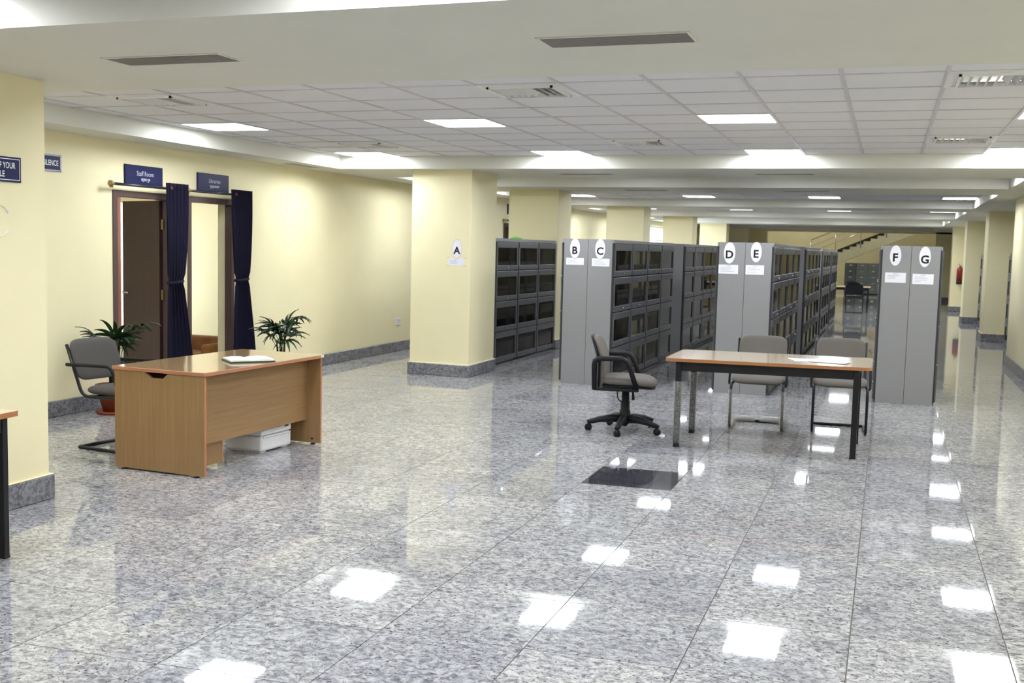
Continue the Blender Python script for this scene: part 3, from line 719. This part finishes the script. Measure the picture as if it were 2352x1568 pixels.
def row(letter, x, starts, rz=0.0, mirror=False, desc=''):
    i = 0
    for (ya, n, fill) in starts:
        for k in range(n):
            yy = ya+k*UW+(UW if mirror else 0)
            place_case(x, yy, rz, 'grey steel glass-fronted bookcase, %s in row %s%s' % (ordn[i], letter, desc), 'bookcases of row '+letter)
            if fill: book_slots.append((letter, i, x, ya+k*UW))
            i += 1
row('A', -4.83, [(13.11, 3, True)], desc=' beyond the lettered pillar')
row('C', -2.945, [(11.88, 4, True), (16.35, 4, False)], desc=' counted from its letter')
row('B', -2.945-2*UD-.004, [(11.88, 4, False), (16.35, 4, False)], math.pi, True, desc=' back to back with row C')
row('E', -1.18, [(11.95, 4, True), (16.75, 4, False), (21.1, 3, False), (24.5, 3, False)], desc=' counted from its letter')
row('D', -1.18-2*UD-.004, [(11.95, 4, False), (16.75, 4, False)], math.pi, True, desc=' back to back with row E')
row('G', .53, [(12.03, 4, False)], desc=' counted from its letter')
row('F', .53-2*UD-.004, [(12.03, 4, False), (16.75, 4, False), (21.1, 3, False)], math.pi, True, desc=' back to back with row G')
row('along the right wall', 2.06, [(18.6, 3, False), (24.9, 3, False)], math.pi, True, desc='')
# books behind the glass
bm_ = {}
for (letter, i, x, y0) in book_slots:
    for ti, (z0, z1) in enumerate(TZ[1:]):
        y = y0+.07+random.uniform(0, .08); n = random.choice((4, 5, 6))
        for k in range(n):
            mi = random.choice((0, 1, 2, 3, 3, 4, 4, 5, 6)); hi = random.choice((0, 1, 2)); key = (mi, hi)
            if key not in bm_:
                h = (.20, .23, .26)[hi]; th = (.025, .035, .045)[hi]
                mb = MB(); mb.bbox(-.16, 0, 0, th, 0, h, r=.003, seg=1); me = mb.build('book', 'book%d' % mi)
                bm_[key] = (me.data, th); bpy.data.objects.remove(me)
            me, th = bm_[key]
            if y+th > y0+UW-.08: break
            o = obj('book', me, None, (x-.055-random.uniform(0, .03), y, z0+.0002)); y += th+.004 if random.random() < .7 else th+random.uniform(.03, .12)
            tag(o, 'dim book behind glass, %s bookcase of row %s, %s tier, %s from left' % (ordn[i], letter, ordn[ti+1], ordn[k]), 'book', 'books in bookcase %d of row %s' % (i+1, letter))

# lettered ovals and notices
def letter_sign(ch, x, y, z, where, wd=.118, hh=.226, dz=-.022):
    r = thing('letter_sign', 'white oval sign with black letter %s on %s' % (ch, where), 'letter sign', (x, y, z), 0, 'lettered oval signs')
    mb = MB(); poly = [(wd/2*math.cos(2*math.pi*k/32), hh/2*math.sin(2*math.pi*k/32)) for k in range(32)]
    mb.prism(poly, .0005, .0018, FACE_NY); mb.build('oval', 'paper', r)
    rim = MB(); rim.tube([(wd/2*math.cos(2*math.pi*k/40), -.0018, hh/2*math.sin(2*math.pi*k/40)) for k in range(40)], .0014, 6, closed=True); rim.build('outline', 'pale_ink', r)
    text(ch, .088, 'ink', FACE_NY, (0, -.0020, dz), r, name='letter', bold=.03)
def notice(ch, x, y, z, wd, hh, where, lines=4, rot=0):
    r = thing('notice_sheet', 'small white printed notice under letter %s on %s' % (ch, where), 'notice', (x, y, z), 0, 'subject notices under the letters')
    r.rotation_euler = (0, rot, 0)
    MB().box(-wd/2, wd/2, -.0012, -.0004, -hh/2, hh/2).build('sheet', 'paper', r)
    mb = MB(); rnd = random.Random(ch); h2 = hh*.045
    mb.box(-wd*.12, wd*.12, -.0018, -.0012, hh*.36, hh*.36+h2*1.4)
    for k in range(lines):
        zz = hh*.18-k*hh*.15; mb.box(-wd*.40, -wd*.40+wd*rnd.uniform(.3, .75), -.0018, -.0012, zz, zz+h2)
    mb.build('printed_lines', 'pale_ink', r); return r
letter_sign('A', -4.836, 11.79, 1.527, 'the yellow pillar', .125, .222, -.02)
r = notice('A', -4.84, 11.79, 1.372, .205, .088, 'the yellow pillar')
tp = MB()
for sx, sz in ((-1, 1), (1, 1), (-1, -1), (1, -1)): tp.box(sx*.108-.022, sx*.108+.022, -.0006, 0, sz*.047-.004, sz*.047+.004)
tp.build('tape_marks', 'tape', r)
letter_sign('B', -3.408, 11.88, 1.565, 'the grey cabinet end')
notice('B', -3.405, 11.88, 1.417, .212, .078, 'the grey cabinet end')
letter_sign('C', -3.11, 11.88, 1.564, 'the grey cabinet end')
notice('C', -3.10, 11.88, 1.413, .207, .088, 'the grey cabinet end')
letter_sign('D', -1.658, 11.95, 1.558, 'the grey cabinet end', .126, .236, -.018)
notice('D', -1.665, 11.95, 1.378, .215, .10, 'the grey cabinet end')
letter_sign('E', -1.37, 11.95, 1.572, 'the grey cabinet end', .118, .222, -.018)
notice('E', -1.378, 11.95, 1.378, .198, .104, 'the grey cabinet end')
letter_sign('F', .066, 12.03, 1.573, 'the grey cabinet end', .116, .216, -.02)
notice('F', .076, 12.03, 1.340, .208, .106, 'the grey cabinet end', 3)
letter_sign('G', .357, 12.03, 1.567, 'the grey cabinet end', .115, .216, -.028)
notice('G', .349, 12.03, 1.333, .208, .108, 'the grey cabinet end')
gc = thing('green_cloth', 'crumpled bright green cloth on top of the row A bookcases', 'cloth', (-4.99, 14.38, UH))
def lump(a, b_, h, seed, nn=24, rings=8):
    rnd = random.Random(seed); ph = [rnd.uniform(0, 6.28) for _ in range(6)]; vs_, fs = [], []
    for i in range(rings+1):
        t = i/rings; rad = math.sin(math.pi/2*(1-t))**.7 if t < 1 else 0
        for k in range(nn):
            a_ = 2*math.pi*k/nn; w_ = 1+.18*math.sin(3*a_+ph[0])+.10*math.sin(5*a_+ph[1]+4*t)
            vs_.append((a*rad*w_*math.cos(a_), b_*rad*w_*math.sin(a_), h*t*(1+.25*math.sin(4*a_+ph[2])*(1-t))))
    for i in range(rings):
        for k in range(nn): fs.append((i*nn+k, i*nn+(k+1)%nn, (i+1)*nn+(k+1)%nn, (i+1)*nn+k))
    fs.append(list(range(nn))[::-1])
    return vs_, fs
v_, f_ = lump(.07, .16, .035, 3); MB().add(v_, f_, True).build('cloth_folds', 'green_bright', gc)

# ------------------------------------------------------------------ office desk
desk = thing('office_desk', 'beech office desk with panelled front near the yellow pillar', 'desk', (-4.492, 6.578, 0), math.radians(-3))
W2, L2, HT = .372, .705, .700
MB().bbox(-W2-.012, W2+.012, -L2-.012, L2+.012, HT-.024, HT, r=.002, seg=1).build('desktop_edge', 'edge_desk', desk)
MB().box(-W2-.010, W2+.010, -L2-.010, L2+.010, HT-.001, HT+.0012).build('desktop', 'beech_top', desk)
def notch_panel(y):
    # side panel with the hand hole under the top, built around the opening
    z1 = HT-.024; mb = MB()
    T = Matrix(((1,0,0,0),(0,0,1,y),(0,1,0,0),(0,0,0,1)))
    poly = [(-W2, .012), (W2, .012), (W2, z1), (.08, z1), (.035, z1-.038), (-.061, z1-.038), (-.124, z1), (-W2, z1)]
    mb.prism(poly, -.010, .010, T); return mb
notch_panel(-L2+.012).build('side_panel', 'beech_v', desk)
notch_panel(L2-.012).build('side_panel', 'beech_v', desk)
mb = MB()
for y in (-L2+.012, L2-.012): mb.box(W2, W2+.0015, y-.010, y+.010, .012, HT-.024)
mb.build('panel_edge_band', 'edge_desk', desk)
MB().box(-.20, .12, -L2+.10, -L2+.12, HT-.12, HT-.024).build('notch_shade_sheet', 'wenge', desk)  # dark sheet added behind the hand hole as its shaded interior
MB().box(W2-.14, W2-.122, -L2+.022, L2-.022, .19, HT-.024).build('modesty_panel', 'beech_h', desk)
pd = MB(); pd.bbox(-W2+.05, W2-.16, -L2+.03, -L2+.40, .03, HT-.075, r=.002, seg=1); ped = pd.build('pedestal', 'beech_v', desk)
for k in range(3): MB().bbox(-W2+.034, -W2+.05, -L2+.035, -L2+.395, 0.045+.19*k, .225+.19*k, r=.002, seg=1).build('drawer', 'beech_h', ped)
mb = MB(); mb.box(W2-.16, W2-.158, -L2+.386, -L2+.40, .03, .6); mb.build('pedestal_edge', 'edge_desk', ped)
for y in (-L2+.012, L2-.012):
    for x in (-W2+.07, W2-.07):
        ftm = MB(); ftm.lathe([(0, 0), (.02, 0), (.02, .004), (.007, .010), (.006, .02), (0, .02)], 12, (x, y, 0)); ftm.build('levelling_foot', 'black', desk)
MB().lathe([(0, 0), (.008, 0), (.008, .003), (0, .003)], 12, T=Matrix.Translation((W2-.07, L2-.023, .045)) @ Matrix.Rotation(math.pi/2, 4, 'X')).build('bolt_cap', 'black', desk)
MB().box(W2+.0105, W2+.0135, L2-.035, L2+.005, HT-.016, HT-.002).build('asset_tag', 'paper', desk)
# register lying on the desk
rg = thing('register_book', 'open white register with dark green cover on the beech desk', 'book', (-4.31, 6.60, HT+.0012), math.radians(48))
MB().bbox(-.165, .165, -.125, .125, 0, .004, r=.001, seg=1).build('cover', 'dark_cover', rg)
MB().bbox(-.161, .161, -.121, .121, .004, .011, r=.002, seg=1).build('green_pages', 'green_cover', rg)
v_ = []; n = 13
for k in range(n):
    x = -.155+.31*k/(n-1); zz = .020+.004*math.sin(math.pi*abs(x)/.155)-.004*math.exp(-(x/.02)**2)
    v_ += [(x, -.117, zz), (x, .117, zz), (x, .117, .011), (x, -.117, .011)]
fs = []
for k in range(n-1):
    a = 4*k; b_ = a+4; fs += [(a, a+1, b_+1, b_), (a+1, a+2, b_+2, b_+1), (a+2, a+3, b_+3, b_+2), (a+3, a, b_, b_+3)]
fs += [(0, 3, 2, 1), (4*n-4, 4*n-3, 4*n-2, 4*n-1)]
MB().add(v_, fs).build('pages', 'paper', rg)
# foam box under the desk
fb_ = thing('foam_box', 'white moulded foam box on the floor under the desk', 'box', (-4.43, 6.93, 0), math.radians(-4))
MB().bbox(-.16, .16, -.19, .19, .012, .125, r=.02, seg=3).build('lower_half', 'foam', fb_)
MB().bbox(-.16, .16, -.19, .19, .129, .26, r=.012, seg=2).build('upper_half', 'foam', fb_)
mb = MB()
for k, (a, b_, z) in enumerate(((-.18, .06, .17), (-.18, .06, .20), (-.18, -.06, .225), (-.17, .17, .118))): mb.bbox(.158, .168, a, b_, z-.006, z+.006, r=.003, seg=1)
mb.build('rib', 'foam', fb_)
MB().box(.160, .1635, .10, .145, .165, .215).build('label_hole', 'brown_print', fb_)
mb = MB(); mb.bbox(-.14, .14, -.17, -.10, 0, .014, r=.004, seg=1); mb.bbox(-.14, .14, .10, .17, 0, .014, r=.004, seg=1); mb.build('foot', 'foam', fb_)

# ------------------------------------------------------------------ tables
def steel_table(name, label, cx0, cy0, rz, hx, hy, H, corner=.05, legs=((-1,-1),(1,-1),(-1,1),(1,1)), inset=(.07, .07), stretcher=False, ap_h=.078, lw=.018, shear=0.0):
    t = thing(name, label, 'table', (cx0, cy0, 0), rz)
    mb = MB(); mb.prism(rrect(-hx, hx, -hy, hy, corner), H-.026, H-.001); mb.build('edge_band', 'edge_band', t)
    mb = MB(); mb.prism(rrect(-hx+.001, hx-.001, -hy+.001, hy-.001, corner), H-.002, H+.0006); mb.build('tabletop', 'table_top', t)
    ax, ay = hx-inset[0], hy-inset[1]
    for sx, sy_ in legs:
        lm = MB(); lm.bbox(sx*ax-lw, sx*ax+lw, sy_*ay-lw, sy_*ay+lw, .006, H-.026, r=.004, seg=2); l = lm.build('leg', 'black_steel', t)
        MB().bbox(sx*ax-lw-.002, sx*ax+lw+.002, sy_*ay-lw-.002, sy_*ay+lw+.002, 0, .012, r=.003, seg=1).build('foot_cap', 'black', l)
    ap = MB()
    for s_ in (-1, 1):
        ap.bbox(-ax+.018, ax-.018, s_*ay-.014, s_*ay+.014, H-.027-ap_h, H-.027, r=.003, seg=1); ap.bbox(s_*ax-.014, s_*ax+.014, -ay+.018, ay-.018, H-.027-ap_h, H-.027, r=.003, seg=1)
    ap.build('apron_rail', 'black_steel', t)
    if stretcher: MB().bbox(-ax+.016, ax-.016, ay-.012, ay+.012, .16, .185, r=.003, seg=1).build('stretcher', 'black_steel', t)
    if shear:
        S = Matrix.Identity(4); S[1][0] = shear
        for ch in t.children_recursive: ch.data.transform(S)
    return t
LX, LY, SH = .675, .36, .085
tbl = steel_table('reading_table', 'long reading table with rounded beech top and black legs', -.860, 8.875, 0, .782, .415, .716, .06, inset=(.107, .055), ap_h=.075, lw=.022, shear=SH)
# clear wrapping left on the two left legs
for sy_ in (-1, 1):
    mb = MB(); prof = []
    P = [(-LX, sy_*LY-SH*LX, z) for z in (.03, .12, .24, .36, .46, .53)]
    mb.tube(P, [.030, .032, .031, .033, .038, .050], 10); mb.build('plastic_wrap', 'film', tbl)
steel_table('side_table', 'table corner with brown edge and black steel leg, cut by the left picture edge', -3.918-.60*.9976+.45*.0698, 4.036-.45*.9976-.60*.0698, math.radians(4), .60, .45, .722, .012, inset=(.065, .04), stretcher=True)
# papers
for k, (x, y, rz, w_, d_) in enumerate(((-.56, 8.86, .35, .30, .21), (-.40, 8.80, -.2, .297, .21))):
    p = thing('paper_sheet', ['white paper sheet on the reading table, left of two', 'white paper sheet on the reading table, right of two'][k], 'paper', (x, y, .7168+.0030*k), rz, 'papers on the reading table')
    mb = MB(); n = 9; v_ = []; fs = []
    for i in range(n):
        u = -w_/2+w_*i/(n-1); zz = .0004+.008*max(0, (abs(u)/(w_/2))-.6)**1.5
        v_ += [(u, -d_/2, zz), (u, d_/2, zz+.001), (u, d_/2, zz+.0016), (u, -d_/2, zz+.0006)]
    for i in range(n-1):
        a = 4*i; b_ = a+4; fs += [(a, b_, b_+1, a+1), (a+1, b_+1, b_+2, a+2), (a+2, b_+2, b_+3, a+3), (a+3, b_+3, b_, a)]
    fs += [(0, 1, 2, 3), (4*n-1, 4*n-2, 4*n-3, 4*n-4)]
    mb.add(v_, fs).build('sheet', 'paper', p)
    MB().box(-w_*.3, w_*.1, -.02, -.017, .0011, .0013).build('printed_lines', 'pale_ink', p)

# ------------------------------------------------------------------ cantilever visitor chairs (front faces -Y)
def cantilever_chair(label, loc, rz, fabric='fabric', wrapped=False, frame='black_steel'):
    t = thing('visitor_chair', label, 'chair', loc, rz, 'cantilever visitor chairs')
    hw, yf, yb, sz, r = .225, -.25, .25, .435, .0125
    side = []
    for s_ in (-1, 1):
        P = fillet([(s_*hw, yb, .0125), (s_*hw, yf, .0125), (s_*hw, yf+.01, sz-.03), (s_*hw*.97, yb-.03, sz-.045), (s_*hw*.99, yb+.125, .765)], .07, 6)
        side.append(P)
        MB().tube(P, r, 10).build('side_tube', frame, t)
    MB().tube([(-hw, yb, .0125), (hw, yb, .0125)], r, 10).build('floor_bar', frame, t)
    # corners of the floor loop
    MB().tube([(-hw*.96, yb-.12, sz-.043), (hw*.96, yb-.12, sz-.043)], .009, 8).build('seat_bar', frame, t)
    MB().cushion(.232, .225, .065, 5, fn=lambda u, v, w_: (u, v-.01, sz+.005+w_-.012*max(0, (-v-.12)/.1)**2)).build('seat', fabric, t)
    def bf(u, v, w_):
        z = .65+v; y = yb+.035+.125*(z-.42)/.38 + w_ + .9*(u*u)*-.35
        return (u, y-.03, z)
    MB().cushion(.218, .152, .05, 5, fn=bf).build('backrest', fabric, t)
    for s_ in (-1, 1):
        hx = s_*(hw+.022)
        P = fillet([(hx, yb+.10, .62), (hx, -.10, .635), (hx, -.185, .40), (s_*hw, -.18, sz-.035)], .06, 6)
        MB().tube(P, .0135, 10, flat=.8).build('armrest', 'black', t)
    if wrapped:
        for s_ in (-1, 1):
            P = [(s_*(hw+.004), yf+.012, z) for z in (.36, .27, .19, .10, .03)]
            MB().tube(P, [.018, .026, .034, .038, .030], 10).build('plastic_wrap', 'film', t)
        P = [(-hw, y, .026) for y in (yf+.02, yf+.16, yf+.3, yb-.05)] + [(-hw*.6, yb, .03), (-.04, yb, .03)]
        MB().tube(P, [.028, .034, .030, .034, .030, .026], 10).build('plastic_wrap', 'film_thick', t)
        MB().tube([(.0, yb, .03), (.08, yb, .034), (.17, yb, .03), (hw, yb, .03)], [.022, .03, .03, .026], 10).build('plastic_wrap', 'film_thick', t)
    return t
cantilever_chair('grey cantilever chair behind the table with plastic-wrapped legs', (-1.045, 9.78, 0), math.radians(2), wrapped=True)
cantilever_chair('grey cantilever chair behind the table with bare black legs', (-.352, 9.93, 0), math.radians(3.5))
cantilever_chair('dark grey cantilever armchair behind the beech desk', (-5.31, 6.525, 0), math.radians(90-7), 'fabric_dark')

# ------------------------------------------------------------------ swivel chair (front faces +X)
sc_ = thing('swivel_chair', 'grey swivel office chair on castors at the end of the table', 'chair', (-2.085, 8.985, 0), math.radians(8))
for k, deg in enumerate((-90-6, -90+66, -90-78, -90+138, -90+210)):
    a = math.radians(deg); dx, dy = math.cos(a), math.sin(a)
    P = [(dx*q, dy*q, z) for q, z in ((.03, .105), (.12, .112), (.22, .098), (.30, .078), (.325, .07))]
    lg = MB().tube(P, [.036, .034, .028, .022, .020], 10).build('base_arm', 'black', sc_)
    ex, ey = dx*.315, dy*.315
    T = Matrix.Translation((ex, ey, .028)) @ Matrix.Rotation(a+.9, 4, 'Z') @ Matrix.Rotation(math.pi/2, 4, 'X')
    cm = MB()
    for z in (-.014, .014): cm.lathe([(0, z-.009), (.024, z-.009), (.028, z-.004), (.028, z+.004), (.024, z+.009), (0, z+.009)], 14, T=T)
    cm.tube([(ex, ey, .028), (ex, ey, .072)], .009, 8); cm.build('castor', 'black', lg)
MB().lathe([(.016, .045), (.045, .075), (.047, .09), (.047, .18), (.040, .185), (.038, .26), (.034, .265), (.032, .34), (.030, .345), (.028, .40), (0, .40)], 16).build('gas_column', 'black', sc_)
MB().bbox(-.11, .11, -.07, .07, .365, .405, r=.015, seg=2).build('tilt_mechanism', 'black', sc_)
MB().tube([(.06, -.05, .38), (.075, -.14, .35), (.08, -.16, .30)], [.012, .02, .026], 10, flat=.5).build('tilt_paddle', 'black', sc_)
MB().tube(fillet([(-.05, -.05, .39), (-.06, -.14, .38), (-.055, -.14, .30), (-.02, -.13, .27)], .02), .006, 8).build('height_lever', 'black', sc_)
MB().cushion(.235, .235, .03, 4, fn=lambda u, v, w_: (u+.02, v, .412+w_+.02*max(0, u/.235)**3*-1)).build('seat_shell', 'black', sc_)
MB().cushion(.242, .24, .075, 4, fn=lambda u, v, w_: (u+.025, v, .452+w_-.028*max(0, u/.24)**3)).build('seat', 'fabric', sc_)
def swb(u, v, w_):
    # v up the back, u across; curved forward at the middle
    z = .60+v; x = -.235-.06*max(0, (z-.55)/.25)**1.8-.012*(.5-z) + w_ + .55*u*u
    return (x, u, z)
MB().cushion(.215, .225, .055, 4, fn=lambda u, v, w_: swb(u, v, w_+.028)).build('backrest', 'fabric', sc_)
MB().cushion(.219, .229, .022, 4, fn=lambda u, v, w_: swb(u, v, w_-.004)).build('back_shell', 'black', sc_)
MB().tube(fillet([(-.05, 0, .385), (-.265, 0, .385), (-.275, 0, .60)], .05), .02, 8, flat=1.6).build('back_bracket', 'black', sc_)
for s_ in (-1, 1):
    y = s_*.245
    P = fillet([(-.245, y, .385), (-.255, y, .645), (.02, y, .652), (.115, y, .395)], .065, 7)
    MB().tube(P, .0215, 10).build('armrest', 'black', sc_)
    MB().bbox(-.26, .13, y-.012, y+.012, .375, .398, r=.005, seg=1).build('arm_bracket', 'black', sc_)
kn = MB().lathe([(0, 0), (.016, 0), (.016, .02), (0, .022)], 12, T=Matrix.Translation((-.275, .0, .60)) @ Matrix.Rotation(-math.pi/2, 4, 'Y')); kn.build('back_knob', 'black', sc_)

# ------------------------------------------------------------------ potted palms
def frond_mesh(n, L, spread, seed, wd=.0165):
    rnd = random.Random(seed); mb = MB()
    for k in range(n):
        a = math.radians(-spread/2+spread*k/(n-1)) + rnd.uniform(-.05, .05); l = L*rnd.uniform(.8, 1.05)*(1-.18*abs(2*k/(n-1)-1))
        ca, sa = math.cos(a), math.sin(a); v_ = []; m = 7
        for i in range(m+1):
            t = i/m; d = l*t; z = .10*l*math.sin(t*2.2) - .38*l*t*t*t; w_ = wd*(math.sin(math.pi*min(1, t*.9+.12))**.6)*(1-.1*t) if i < m else .002
            px, py = ca*d, sa*d; nx, ny = -sa*w_, ca*w_
            v_ += [(px-nx, py-ny, z+.004), (px, py, z-.004), (px+nx, py+ny, z+.004)]
        fs = []
        for i in range(m): a0 = 3*i; fs += [(a0, a0+1, a0+4, a0+3), (a0+1, a0+2, a0+5, a0+4)]
        mb.add(v_, fs, True)
    me = bpy.data.meshes.new('leaf'); me.from_pydata(mb.v, [], mb.f); me.materials.append(M['leaf']); me.polygons.foreach_set('use_smooth', mb.sm); me.update(); return me
LEAVES = [frond_mesh(7, .20, 200, 1), frond_mesh(6, .22, 150, 2), frond_mesh(8, .18, 230, 3)]
def palm(label, x, y, H, nfr, seed, pot=(.15, .26), low=.3, reach=.14, upright=4):
    t = thing('potted_palm', label, 'potted plant', (x, y, 0)); rnd = random.Random(seed); pr, ph = pot
    MB().lathe([(pr*.62, .02), (pr*.95, ph*.82), (pr*1.06, ph*.82), (pr*1.06, ph), (pr*.95, ph), (pr*.93, ph*.9), (0, ph*.9)], 24).build('pot', 'terracotta', t)
    MB().lathe([(0, 0), (pr*.95, 0), (pr*1.05, .025), (pr*.98, .028), (pr*.6, .02), (0, .02)], 24).build('saucer', 'terracotta', t)
    MB().lathe([(0, ph*.905), (pr*.9, ph*.905), (pr*.85, ph*.93), (0, ph*.95)], 20).build('soil', 'soil', t)
    stems = []
    for k in range(4):
        a = rnd.uniform(0, 6.28); b_ = rnd.uniform(0, .05); top = H*rnd.uniform(.6, .85) if k else H*.86
        P = [(b_*math.cos(a), b_*math.sin(a), ph*.9), (b_*1.3*math.cos(a), b_*1.3*math.sin(a), top*.7), (b_*1.7*math.cos(a), b_*1.7*math.sin(a), top)]
        MB().tube(P, [.014, .012, .007], 8).build('stem', 'stem', t); stems.append(P)
    for k in range(nfr):
        P = stems[k % 4]; q = .3+.7*((k*0.618) % 1); base = Vector(P[0])*(1-q)+Vector(P[2])*q
        if base.z < low: base.z = low+rnd.uniform(0, .1)
        a = k*2.4+rnd.uniform(-.3, .3); a += math.pi*.55 if math.cos(a) < -.45 else 0; el = rnd.uniform(.2, 1.1); d = Vector((math.cos(a)*math.cos(el), math.sin(a)*math.cos(el), math.sin(el)))
        tip = base + d*reach*rnd.uniform(.7, 1.3)
        if k < upright: tip.z = H*rnd.uniform(.70, .80)
        if tip.z > H*.9: tip.z = H*.9
        lo = obj('leaf', LEAVES[k % 3], t, tuple(tip)); lo.rotation_euler = (rnd.uniform(-.3, .3), (-rnd.uniform(.7, 1.2) if k < upright else -rnd.uniform(-.25, .75)+.15), a); sc = rnd.uniform(.85, 1.2); lo.scale = (sc, sc, sc)
        MB().tube([tuple(base), tuple(base*.5+tip*.5+Vector((0, 0, .015))), tuple(tip)], .003, 5).build('leaf_stalk', 'stem', t)
    return t
palm('potted palm in terracotta pot between the grey armchair and the dark door', -6.46, 7.76, .86, 17, 21, reach=.15, upright=6)
palm('potted palm against the yellow wall behind the beech desk', -6.03, 9.88, .84, 16, 11, low=.40, reach=.17, upright=4)

# ------------------------------------------------------------------ right side and far hall
fe = thing('fire_extinguisher', 'red fire extinguisher hung on a yellow pillar at the right', 'fire extinguisher', (1.965, 33.64, .80))
MB().lathe([(0, 0), (.075, 0), (.085, .01), (.085, .12), (0, .12)], 20).build('base_band', 'black', fe)
MB().lathe([(.0845, .12), (.0845, .40), (.075, .45), (.04, .485), (.025, .50), (0, .50)], 20).build('cylinder', 'red', fe)
mb = MB(); mb.lathe([(0, .49), (.024, .49), (.022, .54), (0, .545)], 12); mb.tube([(0, 0, .53), (-.03, -.01, .57), (-.035, -.01, .60)], .010, 8); mb.tube([(0, 0, .53), (.05, 0, .56)], .008, 8); mb.build('valve', 'brass', fe)
MB().tube([(.02, -.02, .52), (.07, -.05, .48), (.095, -.05, .3), (.09, -.04, .15)], .010, 8).build('hose', 'black', fe)
MB().box(-.02, .02, .08, .112, .30, .42).build('wall_bracket', 'black', fe)
ft_ = thing('study_table', 'small wooden study table at the far end of the aisle', 'table', (-1.05, 31.4, 0))
MB().bbox(-.62, .62, -.35, .35, .675, .71, r=.006, seg=1).build('tabletop', 'table_top', ft_)
for sx in (-1, 1):
    for sy_ in (-1, 1): MB().bbox(sx*.55-.02, sx*.55+.02, sy_*.28-.02, sy_*.28+.02, 0, .675, r=.003, seg=1).build('leg', 'black_steel', ft_)
MB().box(-.55, .55, -.28, .28, .60, .675).build('apron', 'black_steel', ft_)
gb = thing('green_desk_item', 'small green object on the far study table', 'desk item', (-1.35, 31.2, .71))
MB().lathe([(0, 0), (.04, 0), (.045, .05), (.03, .09), (0, .10)], 14).build('cup', 'green_bright', gb)
fc = cantilever_chair('black armchair with a dark bag on its back at the far study table', (-.84, 30.75, 0), math.pi, 'black', frame='black_steel')
bg = thing('dark_bag', 'dark cloth bag lying over the top of the far chair', 'bag', (-.90, 30.36, .803))
v_, f_ = lump(.17, .06, .07, 9); MB().add(v_, f_, True).build('bag_cloth', 'cloth_dark', bg)
# steel drawers below the stairs
def drawer_cabinet(name, label, x0, x1, y, H, cols, rows, m1):
    t = thing(name, label, 'drawer cabinet', ((x0+x1)/2, y, 0)); a = (x1-x0)/2
    MB().bbox(-a, a, 0, .55, .06, H, r=.004, seg=1).build('body', m1, t)
    MB().box(-a+.02, a-.02, .03, .5, 0, .06).build('plinth', 'steel_dark', t)
    w_ = 2*a/cols; h = (H-.08)/rows
    for i in range(cols):
        for j in range(rows):
            d = MB().bbox(-a+w_*i+.008, -a+w_*(i+1)-.008, -.018, 0, .07+h*j+.008, .07+h*(j+1)-.008, r=.004, seg=1).build('drawer', m1, t)
            MB().box(-a+w_*(i+.38), -a+w_*(i+.62), -.035, -.018, .07+h*(j+.62), .07+h*(j+.74)).build('handle', 'chrome', d)
    return t
drawer_cabinet('filing_cabinet', 'dark grey four-drawer filing cabinet under the stairs', -1.63, -1.20, 44.6, 1.26, 1, 5, 'catalogue_dark')
drawer_cabinet('drawer_cabinet', 'blue-grey cabinet with a grid of drawers under the stairs', -1.19, .1, 44.6, 1.26, 3, 5, 'catalogue')
# staircase rising to the right
sr_ = thing('staircase', 'cream staircase with dark treads rising to the right in the far hall', 'stairs', (0, 45.6, 0))
run, rise = .262, .1145; xs0, zs0 = -4.0, .80
poly = []; nst = 26
x, z = -5.72, 0.0; sp_x0 = -5.72
steps = []
for k in range(nst): steps.append((sp_x0+run*k, rise*(k+1)))
slope = rise/run
pts = [(sp_x0+.9, 0.0)]
up = []
for (sx, sz_) in steps: up += [(sx, sz_-rise), (sx, sz_-.03), (sx+run, sz_-.03)]
lowr = (steps[-1][0]+run, steps[-1][1]-.03-.42)
polyg = [(sp_x0, 0.0)] + [(a, max(0, b_)) for a, b_ in up] + [lowr, (sp_x0+.42/slope*1.0, 0.0)]
T = Matrix(((1,0,0,0),(0,0,1,0),(0,1,0,0),(0,0,0,1)))
MB().prism(polyg, 0.0, 1.4, T).build('stringer', 'cream', sr_)
sk_p = []
for (sx, sz_) in steps: sk_p += [(sx, sz_), (sx+run, sz_)]
x_end = steps[-1][0]+run
MB().prism(sk_p + [(x_end, (x_end-sp_x0)*slope+rise+.06), (sp_x0, rise+.06)], 1.36, 1.40, T).build('wall_skirting', 'tread', sr_)
tme = None
for (sx, sz_) in steps:
    if tme is None: tme = MB().box(-.02, run+.004, -.015, 1.4, -.03, .0); tme.box(-.012, .004, -.012, 1.4, -rise, -.03); tme = tme.build('tread', 'tread', sr_, (sx, 0, sz_)).data
    else: obj('tread', tme, sr_, (sx, 0, sz_))
zr = lambda x_: (x_-sp_x0)*slope+rise
xa, xb2 = -3.05, steps[-1][0]+.2
for k, hh in enumerate((.86, .60, .36)):
    MB().tube([(xa+.0, -.03, zr(xa)+hh), (xb2, -.03, zr(xb2)+hh)], .024 if k == 0 else .012, 8).build('handrail' if k == 0 else 'rail', 'chrome', sr_)
xp = xa
while xp < xb2:
    MB().tube([(xp, -.03, zr(xp)-.25), (xp, -.03, zr(xp)+.86)], .02, 8).build('baluster', 'chrome', sr_); xp += .97
print('floor tiles', nt_, 'objects', len(bpy.data.objects))
